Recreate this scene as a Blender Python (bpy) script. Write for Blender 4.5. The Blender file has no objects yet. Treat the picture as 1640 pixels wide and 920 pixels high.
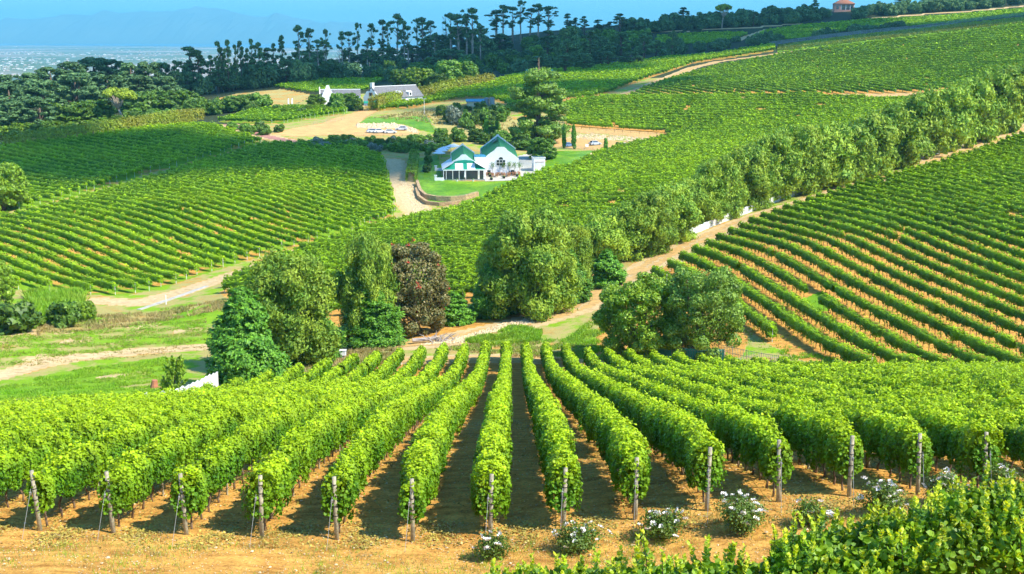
import bpy, math, random
import numpy as np
random.seed(11)
rng = np.random.default_rng(11)
scene = bpy.context.scene
F_PX, PITCH = 2000.0, math.atan(400.0/2000.0)
CP, SP = math.cos(PITCH), math.sin(PITCH)
HAZE_COL = (0.24, 0.74, 1.0, 1); HAZE_D = 6.5e-5
cam_d = bpy.data.cameras.new('camera'); cam_o = bpy.data.objects.new('camera', cam_d)
scene.collection.objects.link(cam_o); scene.camera = cam_o
cam_d.sensor_width = 36; cam_d.lens = 36*F_PX/1640; cam_d.clip_start = 0.5; cam_d.clip_end = 250000
cam_o.location = (0, 0, 0); cam_o.rotation_euler = (math.pi/2-PITCH, 0, 0)
SUN_EL, SUN_AZ = math.radians(47), math.atan2(-0.45, 0.89)      # towards the sun: to the right, a little behind the camera
SV = (math.cos(SUN_EL)*math.cos(SUN_AZ), math.cos(SUN_EL)*math.sin(SUN_AZ), math.sin(SUN_EL))
world = bpy.data.worlds.new('World'); scene.world = world; world.use_nodes = True
wn, wl = world.node_tree.nodes, world.node_tree.links
sky = wn.new('ShaderNodeTexSky'); sky.sky_type = 'NISHITA'; sky.sun_disc = False
sky.sun_elevation = SUN_EL; sky.sun_rotation = math.pi/2-SUN_AZ; sky.dust_density = 0.2; sky.ozone_density = 2.5; sky.altitude = 200
tint = wn.new('ShaderNodeMix'); tint.data_type = 'RGBA'; tint.blend_type = 'MULTIPLY'; tint.inputs['Factor'].default_value = 1
tint.inputs['B'].default_value = (0.64, 1.08, 1.34, 1)
wl.new(sky.outputs[0], tint.inputs['A']); wl.new(tint.outputs['Result'], wn['Background'].inputs[0])
wn['Background'].inputs[1].default_value = 0.125
sun_d = bpy.data.lights.new('sun', 'SUN'); sun_d.energy = 4.6; sun_d.angle = math.radians(0.5); sun_d.color = (1.0, 0.93, 0.80)
sun_o = bpy.data.objects.new('sun', sun_d); scene.collection.objects.link(sun_o)
sun_o.rotation_euler = (math.pi/2-SUN_EL, 0, SUN_AZ+math.pi/2); sun_o.location = (60, -30, 60)
vs = scene.view_settings; vs.view_transform = 'Standard'; vs.look = 'None'; vs.gamma = 1; vs.use_curve_mapping = False; vs.exposure = 0.95
scene.render.engine = 'CYCLES'
cy = scene.cycles; cy.max_bounces = 5; cy.diffuse_bounces = 2; cy.glossy_bounces = 2; cy.transmission_bounces = 3; cy.volume_bounces = 0; cy.transparent_max_bounces = 6
cy.caustics_reflective = cy.caustics_refractive = False; cy.use_adaptive_sampling = True; cy.adaptive_threshold = 0.03
cy.use_denoising = True
# ------------------------------------------------------------------ terrain
def ray(u, v):
    a = (np.asarray(u, float)-820)/F_PX; b = (460-np.asarray(v, float))/F_PX
    k = CP+b*SP
    return a/k, (-SP+b*CP)/k            # dX/dY, dZ/dY
def P(u, v, Y):
    a, c = ray(u, v); return (float(a*Y), float(Y), float(c*Y))
CTRL = [P(*q) for q in [
 # front edge of the near block and the sandy headland
 (-60,850,38),(45,858,38),(275,862,37.5),(522,866,37.2),(655,872,37),(785,866,37),(920,852,37.3),(1168,815,37.6),(1390,800,38),(1600,792,39),
 (300,915,34.5),(700,920,34.2),(1100,905,34.6),
 # near block of vines
 (100,745,52),(400,740,52),(800,745,50),(1200,725,52),(1600,715,54),
 (100,712,66),(400,705,66),(800,692,64),(1200,688,66),(1600,676,66),
 (100,690,84),(400,672,84),(800,655,88),(1200,640,88),(1600,636,88),
 (0,676,108),(300,660,114),(480,618,126),(600,588,140),(800,574,145),(1000,584,140),(1250,600,126),(1500,612,116),(1750,618,112),
 # dip with the sandy track and the meadow at left
 (0,600,150),(150,610,146),(300,605,145),(0,540,168),(250,545,172),(0,495,192),(200,500,195),(150,472,208),
 (420,600,148),(560,555,160),(700,545,160),(850,555,155),(930,520,165),(830,500,175),(1000,470,180),(1150,520,155),(1300,580,134),(1500,604,124),(1750,605,122),
 # left vineyard
 (0,462,212),(250,455,222),(430,408,246),(620,350,290),(100,400,242),(300,350,272),(500,320,300),(0,350,280),(150,300,330),(0,240,400),(330,210,430),(415,228,400),(620,252,370),(200,250,385),
 # track, lawn, restaurant
 (680,345,300),(640,270,355),(700,330,308),(760,292,338),(700,290,338),(830,288,340),(860,272,352),(940,243,395),(860,225,425),(1000,236,405),
 # centre vineyard
 (480,440,215),(650,420,225),(800,430,215),(900,390,235),(800,340,280),(1000,290,310),(1080,217,440),(1050,350,262),(1200,240,370),(1350,210,410),(1480,165,460),
 # windbreak and the track by it, right vineyard
 (1050,420,206),(1100,398,216),(1200,345,244),(1330,298,272),(1450,262,298),(1560,228,325),(1640,205,345),(1750,180,370),
 (1300,520,152),(1500,540,142),(1700,560,134),(1300,400,196),(1500,420,186),(1640,400,190),(1400,320,246),(1600,300,258),(1800,330,240),(1640,240,318),
 # middle ground around the car park and farmhouse
 (450,208,430),(520,225,410),(600,215,425),(700,215,430),(680,185,470),(560,185,480),(430,170,540),(600,168,540),(660,165,560),(770,168,520),
 # hill fields
 (1000,158,520),(1250,152,500),(1500,150,480),(850,165,520),(800,135,610),(950,122,640),(1100,100,690),(1240,80,730),(1450,58,720),(1640,40,680),(1300,110,600),(1500,100,580),(1640,110,520),(1640,145,445),(1750,60,600),
 # far slope behind
 (480,130,680),(380,150,620),(250,195,520),(100,205,480),(0,215,470),(-80,215,470),(200,150,660),(0,150,640),(1300,60,850),(1500,45,850),(1640,30,820),(1000,92,820),(800,115,760),(650,128,720),
 (1200,36,980),(1400,22,1000),(1640,8,1000),(1000,55,960),(870,78,900),(720,105,860),(1750,0,1000),(600,118,820),(450,125,800)]]
CTRL += [(0,0,-3.0),(0,17,-9.8),(-14,17,-10.4),(14,17,-9.2),(-10,27,-13.6),(12,27,-13.2),(-30,30,-15),(30,30,-13.5),(-60,0,-5),(60,0,-3),(-120,60,-35),(120,60,-16),(-160,140,-44),(150,120,-26),
 (-250,250,-46),(250,250,-12),(-350,400,-42),(400,400,8),(-500,700,-50),(600,700,30),(600,1000,50),(-500,500,-45)]
CTRL = np.array(CTRL)
def _phi(r2):
    return np.where(r2 > 1e-12, 0.5*r2*np.log(np.maximum(r2, 1e-12)), 0.0)
_c = CTRL[:, :2]/100.0
_n = len(_c)
_K = _phi(((_c[:, None]-_c[None])**2).sum(-1)) + np.diag(0.0025*np.clip(CTRL[:,1]/100, .3, 8))
_Pm = np.c_[np.ones(_n), _c]
_A = np.block([[_K, _Pm], [_Pm.T, np.zeros((3, 3))]])
_w = np.linalg.solve(_A, np.r_[CTRL[:, 2], 0, 0, 0])
PLAIN = -150.0
def sstep(a, b, x):
    t = np.clip((x-a)/(b-a), 0, 1); return t*t*(3-2*t)
def H(x, y):
    x = np.asarray(x, float); y = np.asarray(y, float)
    shp = np.broadcast(x, y).shape
    X = np.broadcast_to(x, shp).ravel(); Y = np.broadcast_to(y, shp).ravel()
    Xc = np.clip(X, -620, 750)/100; Yc = np.clip(Y, -30, 1100)/100
    z = np.empty(len(X))
    for i in range(0, len(X), 40000):
        s = slice(i, i+40000)
        r2 = (Xc[s, None]-_c[None, :, 0])**2+(Yc[s, None]-_c[None, :, 1])**2
        z[s] = _phi(r2)@_w[:_n] + _w[_n] + _w[_n+1]*Xc[s] + _w[_n+2]*Yc[s]
    ang = X/np.maximum(Y, 1)
    edge = 760+sstep(-0.16, 0.02, ang)*300
    d = sstep(0, 900, Y-edge)
    side = sstep(620, 2500, np.abs(X))
    z = z + 0.5*np.sin(X*.021+Y*.013)*sstep(200, 500, Y)
    z = z*(1-d)+(PLAIN+6)*d
    z = z*(1-side)+(PLAIN+6)*side
    return z.reshape(shp)
_gx = np.arange(-420, 421, 1.25); _gy = np.arange(-10, 1161, 1.25)
_GZ = H(_gx[None, :], _gy[:, None])
def Hf(x, y):
    """fast bilinear height"""
    x = np.asarray(x, float); y = np.asarray(y, float)
    i = np.clip((x+420)/1.25, 0, len(_gx)-1.001); j = np.clip((y+10)/1.25, 0, len(_gy)-1.001)
    i0 = i.astype(int); j0 = j.astype(int); a = i-i0; b = j-j0
    return (_GZ[j0, i0]*(1-a)+_GZ[j0, i0+1]*a)*(1-b)+(_GZ[j0+1, i0]*(1-a)+_GZ[j0+1, i0+1]*a)*b
def ground_at(u, v, y0=20.0, y1=1500.0):
    """first terrain point seen through pixel (u, v) of the photograph"""
    a, c = ray(u, v)
    Y = np.geomspace(y0, y1, 900)
    d = c*Y-Hf(a*Y, Y)
    idx = np.nonzero(d < 0)[0]
    if len(idx) == 0: return None
    i = idx[0]
    lo, hi = (Y[i-1], Y[i]) if i > 0 else (Y[0], Y[0])
    for _ in range(18):
        m = (lo+hi)/2
        if c*m-float(Hf(a*m, m)) < 0: hi = m
        else: lo = m
    return (float(a*hi), float(hi), float(Hf(a*hi, hi)))
def G(pts, **k):
    """image outline -> outline on the ground, with edges subdivided"""
    return np.array([ground_at(u, v, **k)[:2] for u, v in pts])
# ------------------------------------------------------------------ helpers
COL = scene.collection
def link(o, parent=None):
    COL.objects.link(o)
    if parent is not None: o.parent = parent
    return o
def tag(o, label=None, cat=None, group=None, kind=None):
    if label: o['label'] = label
    if cat: o['category'] = cat
    if group: o['group'] = group
    if kind: o['kind'] = kind
    return o
def empty(name, loc, rz=0):
    o = bpy.data.objects.new(name, None); o.location = loc; o.rotation_euler = (0, 0, rz); o.empty_display_size = 0.3
    return link(o)
def np_mesh(name, V, Fs, mat, smooth=False, mats=None):
    """V Nx3, Fs list of (M x k) index arrays"""
    me = bpy.data.meshes.new(name)
    V = np.asarray(V, np.float32); Fs = [np.asarray(f, np.int32) for f in Fs if len(f)]
    me.vertices.add(len(V)); me.vertices.foreach_set('co', V.ravel())
    loops = np.concatenate([f.ravel() for f in Fs]); cnt = np.concatenate([np.full(len(f), f.shape[1], np.int32) for f in Fs])
    me.loops.add(len(loops)); me.loops.foreach_set('vertex_index', loops)
    me.polygons.add(len(cnt)); st = np.zeros(len(cnt), np.int32); st[1:] = np.cumsum(cnt)[:-1]
    me.polygons.foreach_set('loop_start', st)
    me.polygons.foreach_set('use_smooth', np.full(len(cnt), bool(smooth)))
    for m in (mats or [mat]): me.materials.append(m)
    me.update(calc_edges=True)
    return me
def np_obj(name, V, Fs, mat, parent=None, loc=(0, 0, 0), smooth=False):
    o = bpy.data.objects.new(name, np_mesh(name, V, Fs, mat, smooth)); o.location = loc
    return link(o, parent)
class MB:
    """collects boxes, tubes, prisms and loose faces into one mesh"""
    def __init__(s): s.v = []; s.f = []
    def add(s, vs, fs):
        n = len(s.v); s.v += [tuple(map(float, p)) for p in vs]; s.f += [tuple(i+n for i in f) for f in fs]; return s
    def box(s, x0, x1, y0, y1, z0, z1):
        return s.add([(x0,y0,z0),(x1,y0,z0),(x1,y1,z0),(x0,y1,z0),(x0,y0,z1),(x1,y0,z1),(x1,y1,z1),(x0,y1,z1)],
                     [(0,3,2,1),(4,5,6,7),(0,1,5,4),(1,2,6,5),(2,3,7,6),(3,0,4,7)])
    def tube(s, pts, r, n=6):
        pts = [np.array(p, float) for p in pts]
        rs = r if hasattr(r, '__len__') else [r]*len(pts)
        rings = []
        for i, p in enumerate(pts):
            d = pts[min(i+1, len(pts)-1)]-pts[max(i-1, 0)]; d /= (np.linalg.norm(d)+1e-9)
            u = np.cross(d, (0.31, 0.95, 0.05) if abs(d[2]) > .7 else (0, 0, 1)); u /= np.linalg.norm(u); w = np.cross(d, u)
            rings.append([p+rs[i]*(math.cos(k*2*math.pi/n)*u+math.sin(k*2*math.pi/n)*w) for k in range(n)])
        vs = [q for r_ in rings for q in r_]; fs = []
        for i in range(len(pts)-1):
            for k in range(n):
                fs.append((i*n+k, i*n+(k+1) % n, (i+1)*n+(k+1) % n, (i+1)*n+k))
        fs.append(tuple(range(n))[::-1]); fs.append(tuple((len(pts)-1)*n+k for k in range(n)))
        return s.add(vs, fs)
    def prism(s, poly, axis, a, b):
        """poly of 2-D points extruded along axis 'x' (pts are y,z), 'y' (x,z) or 'z' (x,y)"""
        n = len(poly)
        def mk(p, t): return {'x': (t, p[0], p[1]), 'y': (p[0], t, p[1]), 'z': (p[0], p[1], t)}[axis]
        vs = [mk(p, a) for p in poly]+[mk(p, b) for p in poly]
        fs = [tuple(range(n)), tuple(range(2*n-1, n-1, -1))]+[(i, i+n, (i+1) % n+n, (i+1) % n) for i in range(n)]
        return s.add(vs, fs)
    def mesh(s, name, mat, smooth=False):
        me = bpy.data.meshes.new(name); me.from_pydata(s.v, [], s.f)
        import bmesh
        bm = bmesh.new(); bm.from_mesh(me); bmesh.ops.recalc_face_normals(bm, faces=bm.faces); bm.to_mesh(me); bm.free()
        me.materials.append(mat)
        if smooth: me.polygons.foreach_set('use_smooth', [True]*len(me.polygons))
        return me
    def build(s, name, mat, parent=None, loc=(0, 0, 0), smooth=False):
        o = bpy.data.objects.new(name, s.mesh(name, mat, smooth)); o.location = loc
        return link(o, parent)
def dup(root, loc=None, rz=None, scale=None, label=None, group=None):
    r = root.copy(); COL.objects.link(r)
    if loc is not None: r.location = loc
    if rz is not None: r.rotation_euler = (0, 0, rz)
    if scale is not None: r.scale = scale
    if label: r['label'] = label
    if group: r['group'] = group
    for ch in list(root.children):
        c = ch.copy(); COL.objects.link(c); c.parent = r
        for g in ch.children:
            d = g.copy(); COL.objects.link(d); d.parent = c
    return r
_ONES = 'zeroth first second third fourth fifth sixth seventh eighth ninth tenth eleventh twelfth thirteenth fourteenth fifteenth sixteenth seventeenth eighteenth nineteenth'.split()
_T1 = 'x x twenty thirty forty fifty sixty seventy eighty ninety'.split(); _T2 = 'x x twentieth thirtieth fortieth fiftieth sixtieth seventieth eightieth ninetieth'.split()
def ordinal(n):
    if n >= 100: return 'one hundred and '+ordinal(n-100) if n > 100 else 'one hundredth'
    if n < 20: return _ONES[n]
    return _T2[n//10] if n % 10 == 0 else _T1[n//10]+'-'+_ONES[n % 10]
def inside(poly, X, Y):
    poly = np.asarray(poly); r = np.zeros(np.shape(X), bool); j = len(poly)-1
    for i in range(len(poly)):
        xi, yi = poly[i]; xj, yj = poly[j]
        with np.errstate(divide='ignore', invalid='ignore'):
            r ^= ((yi > Y) != (yj > Y)) & (X < (xj-xi)*(Y-yi)/(yj-yi+1e-12)+xi)
        j = i
    return r
def seg_dist(line, X, Y):
    d = np.full(np.shape(X), 1e9)
    for (x0, y0), (x1, y1) in zip(line[:-1], line[1:]):
        L2 = (x1-x0)**2+(y1-y0)**2+1e-9
        t = np.clip(((X-x0)*(x1-x0)+(Y-y0)*(y1-y0))/L2, 0, 1)
        d = np.minimum(d, np.hypot(X-x0-t*(x1-x0), Y-y0-t*(y1-y0)))
    return d
# ------------------------------------------------------------------ materials
def new_mat(name):
    m = bpy.data.materials.new(name); m.use_nodes = True
    return m, m.node_tree.nodes, m.node_tree.links, m.node_tree.nodes['Principled BSDF']
def ramp(n, l, src, stops):
    r = n.new('ShaderNodeValToRGB'); l.new(src, r.inputs[0]); e = r.color_ramp.elements
    while len(e) < len(stops): e.new(0.5)
    for k, (p, c) in enumerate(stops): e[k].position = p; e[k].color = (*c, 1)
    return r.outputs[0]
def noise(n, l, scale, detail=4, rough=0.55, obj=False):
    t = n.new('ShaderNodeNewGeometry') if not obj else n.new('ShaderNodeTexCoord')
    x = n.new('ShaderNodeTexNoise'); x.inputs['Scale'].default_value = scale; x.inputs['Detail'].default_value = detail; x.inputs['Roughness'].default_value = rough
    l.new(t.outputs['Position'] if not obj else t.outputs['Object'], x.inputs['Vector'])
    return x.outputs['Fac']
def mix(n, l, fac, a, b, mode='MIX'):
    x = n.new('ShaderNodeMix'); x.data_type = 'RGBA'; x.blend_type = mode
    if isinstance(fac, (int, float)): x.inputs['Factor'].default_value = fac
    else: l.new(fac, x.inputs['Factor'])
    for k, q in (('A', a), ('B', b)):
        if isinstance(q, tuple): x.inputs[k].default_value = (*q, 1)
        else: l.new(q, x.inputs[k])
    return x.outputs['Result']
def plain(name, col, rough=0.7, var=0.25, scale=1.5, metal=0.0, bump=0.0, spec=0.3):
    m, n, l, b = new_mat(name)
    f = noise(n, l, scale, 5)
    c = ramp(n, l, f, [(0.3, tuple(x*(1-var) for x in col)), (0.7, tuple(min(1, x*(1+var)) for x in col))])
    l.new(c, b.inputs['Base Color']); b.inputs['Roughness'].default_value = rough; b.inputs['Metallic'].default_value = metal
    b.inputs['Specular IOR Level'].default_value = spec
    if bump:
        bp = n.new('ShaderNodeBump'); bp.inputs['Strength'].default_value = bump; bp.inputs['Distance'].default_value = 0.05
        l.new(noise(n, l, scale*6, 5), bp.inputs['Height']); l.new(bp.outputs[0], b.inputs['Normal'])
    return m
def leafy(name, c0, c1, c2=None, transl=0.28, patch=0.12, gloss=0.35, tone=0.0, tip=None):
    """c0..c1 vary per leaf; c2 comes in patches a few metres wide"""
    m, n, l, b = new_mat(name)
    g = n.new('ShaderNodeNewGeometry')
    col = mix(n, l, g.outputs['Random Per Island'], c0, c1)
    if c2:
        f = noise(n, l, patch, 3)
        mr = n.new('ShaderNodeMapRange'); mr.inputs['From Min'].default_value = 0.42; mr.inputs['From Max'].default_value = 0.66
        l.new(f, mr.inputs['Value']); col = mix(n, l, mr.outputs[0], col, c2)
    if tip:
        ta = n.new('ShaderNodeAttribute'); ta.attribute_name = 'tip'; col = mix(n, l, ta.outputs['Fac'], col, tip)  # yellower tip colour, which also paints row tops lit against darker sides
    f2 = noise(n, l, 1.1, 2)
    mr2 = n.new('ShaderNodeMapRange'); mr2.inputs['From Min'].default_value = 0.3; mr2.inputs['From Max'].default_value = 0.7
    mr2.inputs['To Min'].default_value = 0.72; mr2.inputs['To Max'].default_value = 1.25; l.new(f2, mr2.inputs['Value'])
    vm = n.new('ShaderNodeVectorMath'); vm.operation = 'SCALE'; l.new(col, vm.inputs[0]); l.new(mr2.outputs[0], vm.inputs['Scale'])
    col = vm.outputs[0]
    if tone:
        oi = n.new('ShaderNodeObjectInfo'); mr3 = n.new('ShaderNodeMapRange'); mr3.inputs['To Min'].default_value = 1-tone; mr3.inputs['To Max'].default_value = 1+tone
        l.new(oi.outputs['Random'], mr3.inputs['Value']); vm = n.new('ShaderNodeVectorMath'); vm.operation = 'SCALE'; l.new(col, vm.inputs[0]); l.new(mr3.outputs[0], vm.inputs['Scale']); col = vm.outputs[0]
    l.new(col, b.inputs['Base Color']); b.inputs['Roughness'].default_value = 0.5; b.inputs['Specular IOR Level'].default_value = gloss
    tr = n.new('ShaderNodeBsdfTranslucent'); l.new(mix(n, l, 1.0, col, (1.5, 1.35, 0.6), 'MULTIPLY'), tr.inputs['Color'])
    ms = n.new('ShaderNodeMixShader'); ms.inputs[0].default_value = transl
    l.new(b.outputs[0], ms.inputs[1]); l.new(tr.outputs[0], ms.inputs[2]); l.new(ms.outputs[0], n['Material Output'].inputs['Surface'])
    return m
M = {}
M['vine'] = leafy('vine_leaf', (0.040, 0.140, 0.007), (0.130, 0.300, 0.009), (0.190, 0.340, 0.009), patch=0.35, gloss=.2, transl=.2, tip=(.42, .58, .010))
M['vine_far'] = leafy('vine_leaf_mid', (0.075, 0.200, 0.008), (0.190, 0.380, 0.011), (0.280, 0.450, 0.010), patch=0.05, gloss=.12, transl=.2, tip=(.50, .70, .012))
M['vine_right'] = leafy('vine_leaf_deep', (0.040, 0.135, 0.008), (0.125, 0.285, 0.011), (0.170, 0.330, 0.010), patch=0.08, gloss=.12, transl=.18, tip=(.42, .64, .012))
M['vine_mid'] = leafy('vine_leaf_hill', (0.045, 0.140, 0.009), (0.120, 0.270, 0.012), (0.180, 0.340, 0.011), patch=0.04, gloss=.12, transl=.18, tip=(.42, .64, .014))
M['pine_dark'] = leafy('pine_needles', (0.060, 0.140, 0.055), (0.170, 0.290, 0.100), transl=0.1, gloss=0.1, tone=.25)
M['pine_light'] = leafy('stone_pine_needles', (0.200, 0.300, 0.030), (0.420, 0.520, 0.060), transl=0.15, gloss=0.1)
M['cypress'] = leafy('cypress_sprays', (0.060, 0.190, 0.018), (0.170, 0.370, 0.028), transl=0.15, gloss=0.25, tone=.2)
M['feather'] = leafy('feathery_sprays', (0.115, 0.250, 0.028), (0.280, 0.440, 0.052), (0.350, 0.470, 0.045), transl=0.18, patch=0.3, gloss=0.15, tone=.15)
M['bush'] = leafy('bush_leaves', (0.065, 0.165, 0.020), (0.190, 0.330, 0.035), transl=0.2, tone=.35)
M['bush_light'] = leafy('light_bush_leaves', (0.110, 0.230, 0.018), (0.240, 0.370, 0.025), transl=0.25, tone=.2)
M['bush_grey'] = leafy('grey_bush_leaves', (0.130, 0.170, 0.120), (0.280, 0.330, 0.240), transl=0.15, tone=.2)
M['round_a'] = leafy('glossy_tree_leaves', (0.130, 0.270, 0.014), (0.320, 0.480, 0.022), transl=0.2, gloss=0.5)
M['round_b'] = leafy('fig_tree_leaves', (0.115, 0.245, 0.028), (0.280, 0.430, 0.050), transl=0.2, gloss=0.4)
M['coral'] = leafy('coral_tree_leaves', (0.120, 0.150, 0.040), (0.300, 0.240, 0.085), transl=0.15)
M['scarlet'] = plain('scarlet_blossom', (0.55, 0.06, 0.04), var=.3)
M['hedge'] = leafy('hedge_leaves', (0.090, 0.220, 0.010), (0.240, 0.400, 0.012), transl=0.3, gloss=0.4)
M['shoot'] = leafy('new_shoot_leaves', (0.270, 0.430, 0.010), (0.560, 0.590, 0.015), transl=0.35, gloss=0.5)
M['yellow_hedge'] = leafy('yellow_hedge_leaves', (0.170, 0.270, 0.015), (0.360, 0.430, 0.025), (0.30, 0.26, 0.03), patch=.03, transl=.2)
M['rose_leaf'] = leafy('rose_leaves', (0.060, 0.130, 0.020), (0.160, 0.250, 0.030), transl=.25)
M['petal'] = plain('white_petals', (0.82, 0.79, 0.74), var=.06)
M['grass'] = leafy('grass_blades', (0.170, 0.340, 0.018), (0.360, 0.500, 0.040), (0.20, 0.42, 0.014), patch=.12, transl=.25)
M['dry'] = leafy('dry_grass_blades', (0.330, 0.250, 0.090), (0.500, 0.400, 0.160), (0.24, 0.26, 0.06), patch=.2, transl=.15)
M['litter'] = leafy('fallen_leaves', (0.300, 0.210, 0.040), (0.480, 0.400, 0.070), transl=0)
M['bark'] = plain('bark', (0.16, 0.115, 0.075), 0.9, 0.4, 3, bump=.6)
M['pale_bark'] = plain('pale_bark', (0.40, 0.34, 0.27), 0.9, 0.3, 2)
M['vine_bark'] = plain('vine_bark', (0.20, 0.14, 0.09), 0.95, 0.4, 12, bump=.5)
M['post'] = plain('weathered_post', (0.36, 0.33, 0.23), 0.85, 0.35, 9, bump=.4)
M['black'] = plain('black_plastic', (0.02, 0.02, 0.022), 0.5, 0.1)
M['wire'] = plain('galvanised_wire', (0.28, 0.28, 0.27), 0.6, 0.1, metal=.3)
M['white'] = plain('white_paint', (0.80, 0.80, 0.79), 0.7, 0.04, 0.8)
M['white_worn'] = plain('worn_white_panel', (0.66, 0.67, 0.64), 0.8, 0.18, 1.2)
M['glass'] = plain('dark_glass', (0.03, 0.04, 0.05), 0.08, 0.1, spec=.8)
M['wood'] = plain('teak_wood', (0.34, 0.16, 0.07), 0.6, 0.3, 6)
M['thatch'] = plain('grey_thatch', (0.17, 0.17, 0.175), 0.95, 0.3, 2, bump=.5)
M['pink'] = plain('pink_plaster', (0.52, 0.27, 0.20), 0.85, 0.12)
M['terracotta'] = plain('terracotta_tiles', (0.42, 0.17, 0.09), 0.85, 0.2, 2)
M['cream'] = plain('cream_plaster', (0.55, 0.46, 0.30), 0.85, 0.12)
M['stone'] = plain('stone_wall', (0.42, 0.29, 0.15), 0.95, 0.45, 2.2, bump=.8)
M['rubble'] = plain('pale_rubble', (0.58, 0.46, 0.28), 0.95, 0.35, 2.2, bump=.6)
M['tyre'] = plain('tyre_rubber', (0.02, 0.02, 0.02), 0.8, 0.1)
M['grey'] = plain('grey_steel', (0.28, 0.30, 0.31), 0.5, 0.15, metal=.3)
M['dead'] = plain('dead_wood', (0.40, 0.34, 0.30), 0.9, 0.25, 4)
M['netting'] = plain('green_shade_cloth', (0.06, 0.27, 0.20), 0.9, 0.25, 3)
def striped(name, a, b, scale, axis=0, rough=.5):
    m, n, l, bs = new_mat(name)
    tc = n.new('ShaderNodeTexCoord'); sp = n.new('ShaderNodeSeparateXYZ'); l.new(tc.outputs['Object'], sp.inputs[0])
    mt = n.new('ShaderNodeMath'); mt.operation = 'MULTIPLY'; mt.inputs[1].default_value = scale; l.new(sp.outputs[axis], mt.inputs[0])
    fr = n.new('ShaderNodeMath'); fr.operation = 'FRACT'; l.new(mt.outputs[0], fr.inputs[0])
    l.new(ramp(n, l, fr.outputs[0], [(0.0, a), (0.35, a), (0.5, b), (1.0, b)]), bs.inputs['Base Color']); bs.inputs['Roughness'].default_value = rough
    return m
M['green_roof'] = striped('green_sheet_roof', (0.020, 0.16, 0.055), (0.035, 0.24, 0.09), 1.6, 1, .95)
M['teal'] = plain('teal_canvas', (0.015, 0.27, 0.17), 0.6, 0.12)
M['white_roof'] = striped('white_sheet_roof', (0.80, 0.80, 0.80), (0.66, 0.68, 0.70), 1.1, 1, .9)
M['blue_roof'] = plain('blue_sheet_roof', (0.06, 0.30, 0.42), 0.45, 0.1)
M['dark_roof'] = plain('dark_green_roof', (0.07, 0.13, 0.12), 0.6, 0.15)
M['paving'] = plain('pale_paving', (0.50, 0.47, 0.38), 0.9, 0.1, 1.0)
def car_paint(name, c):
    m, n, l, b = new_mat(name); b.inputs['Base Color'].default_value = (*c, 1); b.inputs['Metallic'].default_value = 0.2; b.inputs['Roughness'].default_value = 0.3
    b.inputs['Coat Weight'].default_value = 0.6
    return m
# ------------------------------------------------------------------ ground zones (outlines on the ground)
Z = {}
Z['A1'] = G([(-60,345),(-60,250),(0,241),(150,222),(250,208),(330,203),(366,213),(418,229),(330,255),(250,274),(190,292),(110,317),(40,335)])
Z['A2'] = G([(-60,362),(30,350),(100,331),(200,303),(270,281),(345,259),(425,235),(480,234),(560,241),(610,252),(622,290),(632,347),(575,369),(500,389),(421,410),(400,417),(322,441),(252,463),(200,474),(140,473),(66,465),(-60,464)])
Z['B'] = G([(350,470),(400,440),(470,408),(562,381),(632,361),(685,351),(770,326),(815,302),(840,291),(870,281),(915,271),(960,250),(998,238),(1040,228),(1082,217),(990,208),(905,202),(905,168),(940,160),(985,158),(1150,158),(1300,155),(1470,162),(1440,195),(1385,225),(1300,262),(1200,300),(1110,340),(1020,385),(930,425),(850,455),(760,480),(690,500),(560,515),(450,500),(380,488)])
Z['C'] = G([(1003,157),(1100,159),(1230,153),(1400,151),(1500,147),(1640,129),(1740,118),(1740,42),(1640,42),(1517,57),(1442,65),(1330,78),(1245,90),(1150,108),(1110,118),(1065,132)])
Z['D'] = G([(594,179),(660,174),(697,165),(747,158),(790,160),(840,188),(905,161),(945,158),(985,146),(1060,119),(1110,102),(1240,82),(1240,74),(1150,89),(1050,97),(950,110),(860,118),(790,133),(720,143),(640,163),(592,171)])
Z['E'] = G([(345,196),(400,180),(470,173),(557,176),(557,182),(500,190),(455,198),(400,199)])
Z['YS'] = G([(1245,84),(1330,74),(1442,61),(1517,53),(1640,38),(1740,30),(1740,22),(1640,29),(1517,40),(1442,49),(1330,63),(1245,74)])
Z['F1'] = G([(1050,60),(1100,56),(1190,53),(1197,57),(1170,66),(1130,72),(1050,74)])
Z['F2'] = G([(1200,62),(1230,50),(1290,42),(1390,33),(1500,28),(1640,16),(1700,12),(1700,24),(1640,28),(1520,40),(1440,45),(1380,50),(1330,54),(1290,64),(1230,66)])
Z['F3'] = G([(440,141),(500,130),(620,129),(585,147),(500,151)])
Z['R'] = G([(1035,455),(1040,449),(1081,429),(1104,414),(1125,404),(1161,384),(1215,358),(1260,341),(1342,313),(1397,298),(1470,277),(1557,250),(1600,234),(1640,219),(1720,185),(1840,200),(1840,606),(1640,606),(1500,606),(1425,606),(1250,556),(1190,522),(1130,470)])
Z['gap'] = G([(1270,484),(1318,466),(1342,478),(1338,496),(1300,500)])
Z['mead'] = G([(-60,480),(60,478),(160,482),(260,478),(350,468),(430,520),(470,590),(390,640),(300,655),(100,675),(-60,690)])
Z['lush'] = G([(-60,635),(60,605),(150,588),(265,573),(268,600),(200,608),(170,615),(235,630),(262,652),(150,662),(60,668),(-60,668)])
Z['lush2'] = G([(250,512),(320,492),(372,488),(372,512),(300,518),(255,520)])
Z['lush3'] = G([(745,548),(820,525),(868,528),(862,548),(790,556)])
Z['mid'] = G([(700,545),(800,520),(900,492),(980,462),(1010,480),(960,520),(950,565),(1000,580),(1200,585),(1350,598),(1250,560),(1200,530),(1190,570),(1100,592),(560,575),(560,552)])
Z['lawn'] = G([(668,262),(700,247),(708,290),(842,290),(868,276),(884,243),(950,242),(925,264),(880,281),(812,306),(745,326),(700,330),(672,312)])
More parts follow.
